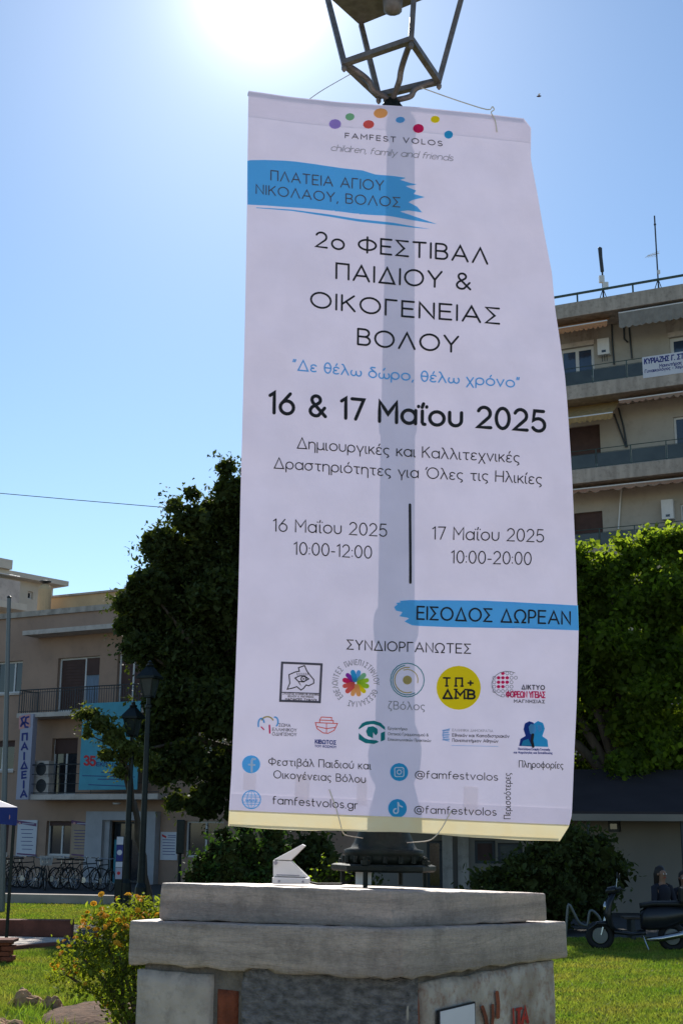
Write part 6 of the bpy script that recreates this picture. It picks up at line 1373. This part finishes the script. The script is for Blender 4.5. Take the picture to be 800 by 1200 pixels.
# ------------------------------------------------------------------ PEOPLE (seated, in deep shade)
def person(loc, face, label, hair_long=True, top='dark_cloth', s=1.0):
    rt = root('person', loc, label, 'person', None); L = Vector(loc); Mx = Matrix.Rotation(face, 3, 'Z')
    def P(x, y, z): return L+Mx @ Vector((x*s, y*s, z*s))      # faces -y
    J = {'pel': ((0, 0, .52), .13), 'wst': ((0, .02, .68), .115), 'chs': ((0, .0, .88), .135), 'nck': ((0, -.01, 1.04), .055), 'hd0': ((0, -.02, 1.12), .06), 'hd1': ((0, -.03, 1.22), .085), 'hd2': ((0, -.02, 1.29), .06)}
    E = [('pel', 'wst'), ('wst', 'chs'), ('chs', 'nck'), ('nck', 'hd0'), ('hd0', 'hd1'), ('hd1', 'hd2')]
    for q, n_ in ((-1, 'l'), (1, 'r')):
        J['sh'+n_] = ((.16*q, 0, .97), .055); J['el'+n_] = ((.23*q, -.05, .72), .042); J['wr'+n_] = ((.15*q, -.26, .60), .03); J['pm'+n_] = ((.12*q, -.34, .585), .032)
        J['hp'+n_] = ((.10*q, -.02, .48), .095); J['kn'+n_] = ((.13*q, -.44, .50), .062); J['an'+n_] = ((.13*q, -.42, .09), .042); J['ft'+n_] = ((.14*q, -.58, .04), .038)
        E += [('chs', 'sh'+n_), ('sh'+n_, 'el'+n_), ('el'+n_, 'wr'+n_), ('wr'+n_, 'pm'+n_), ('pel', 'hp'+n_), ('hp'+n_, 'kn'+n_), ('kn'+n_, 'an'+n_), ('an'+n_, 'ft'+n_)]
        for f_, (dx, dz, l_) in enumerate(((-.03, .01, .055), (-.012, .015, .07), (.006, .012, .072), (.024, .004, .06), (-.05, .02, .0))):
            a = (.12*q+dx*q, -.36, .585+dz); b = (.12*q+dx*q*1.3, -.36-max(l_, .03)*.8, .575+dz-.02)
            J[f'fa{f_}{n_}'] = (a, .010); J[f'fb{f_}{n_}'] = (b, .008); E += [('pm'+n_, f'fa{f_}{n_}'), (f'fa{f_}{n_}', f'fb{f_}{n_}')]
    names = list(J); me = bpy.data.meshes.new('body'); me.from_pydata([tuple(P(*J[k][0])-L) for k in names], [(names.index(a), names.index(b)) for a, b in E], []); me.update()
    o = bpy.data.objects.new('body', me); COL.objects.link(o); o.parent = rt; md = o.modifiers.new('skin', 'SKIN'); 
    for i, k in enumerate(names): me.skin_vertices[0].data[i].radius = (J[k][1]*s, J[k][1]*s); me.skin_vertices[0].data[i].use_root = (k == 'pel')
    o.modifiers.new('sub', 'SUBSURF').levels = 2; o.modifiers['sub'].render_levels = 2
    me.materials.append(M['skin']); rt['_r'] = list(L)
    # clothes: tube shells over the limbs
    mb = MB(); mb.tube([P(0, 0, .50), P(0, .02, .6), P(0, .02, .7), P(0, 0, .85), P(0, 0, .96), P(0, 0, 1.03)], [.155*s, .15*s, .135*s, .155*s, .15*s, .07*s], 18)
    for q in (-1, 1): mb.tube([P(.10*q, 0, .98), P(.17*q, 0, .97), P(.235*q, -.05, .72), P(.17*q, -.22, .62)], [.07*s, .068*s, .055*s, .042*s], 12)
    mb.build('shirt', top, rt, smooth=True); mb = MB()
    for q in (-1, 1): mb.tube([P(.08*q, .04, .50), P(.10*q, -.1, .5), P(.13*q, -.44, .51), P(.13*q, -.47, .42), P(.13*q, -.42, .12)], [.11*s, .105*s, .075*s, .07*s, .055*s], 12)
    mb.build('trousers', 'jeans', rt, smooth=True)
    for q in (-1, 1): mb = MB(); mb.tube([P(.13*q, -.40, .05), P(.135*q, -.5, .05), P(.14*q, -.64, .035)], [.05*s, .048*s, .028*s], 10); mb.build('shoe', 'rubber', rt, smooth=True)
    mb = MB(); mb.tube([P(0, .0, 1.35), P(0, .03, 1.30), P(0, .06, 1.2), P(0, .085, 1.1), P(0, .10, .98), P(0, .11, .84 if hair_long else 1.0)], [.045*s, .095*s, .11*s, .09*s, .085*s, .03*s], 14); mb.build('hair', 'hair', rt, smooth=True)
    for q in (-1, 1): MB().lathe(P(.033*q, -.108, 1.215), Mx @ Vector((0, -1, 0)), [(0, .011), (.004, .009), (.006, .002)], 8).build('eye', 'white_metal', rt); MB().lathe(P(.092*q, -.02, 1.21), Mx @ Vector((q, 0, 0)), [(-.01, .025), (.008, .02)], 8).build('ear', 'skin', rt)
    MB().tube([P(0, -.105, 1.225), P(0, -.135, 1.19), P(0, -.11, 1.18)], [.009*s, .016*s, .008*s], 8).build('nose', 'skin', rt); MB().tube([P(-.026, -.10, 1.15), P(0, -.112, 1.148), P(.026, -.10, 1.15)], .006, 6).build('mouth', 'graffiti', rt)
p = at(775, 1040, 25.0); person((p.x, 25.0, 0), R(25), 'woman with long dark hair seated behind the scooter'); p2 = at(801, 1040, 25.3); person((p2.x, 25.3, 0), R(-10), 'dark clothed person seated at the right edge beside the woman', False, s=.93)
b0 = Vector((at(790, 1040, 25).x, 25.25, 0)); rt = root('bench', b0, 'plain dark bench carrying the two seated people', 'bench')
for k in range(3): MB().box(b0+Vector((0, -.16+.15*k, .41)), (1.9, .13, .04)).build('seat_plank', 'bark', rt, bevel=.006)
for k in (-.8, .8): MB().box(b0+Vector((k, 0, .195)), (.07, .4, .39)).build('leg', 'rail', rt)
# ------------------------------------------------------------------ WIRE, BEE
pts = [at(-60, 573, 40), at(0, 578, 40), at(90, 586, 40), at(185, 594, 40), at(280, 603, 40)]
tag(MB().tube(pts, .012, 5).build('overhead_cable', 'rail'), 'thin cable crossing the sky from the left edge into the big tree', 'cable')
p = at(631, 113, 5.2); rt = root('flying_insect', p, 'tiny insect hovering in the sky right of the banner top', 'insect')
MB().lathe(p-Vector((.011, 0, 0)), (1, 0, .1), [(0, .001), (.004, .003), (.012, .0045), (.019, .003), (.022, .001)], 8).build('body', 'shutter', rt, smooth=True)
for s_ in (-1, 1): MB().add([p+Vector((.0, 0, .003)), p+Vector((.006, .012*s_, .007)), p+Vector((-.003, .015*s_, .006)), p+Vector((-.005, .006*s_, .004))], [(0, 1, 2, 3)]).build('wing', 'white_metal', rt)
for o in COL.objects:
    if '_r' in o: del o['_r']
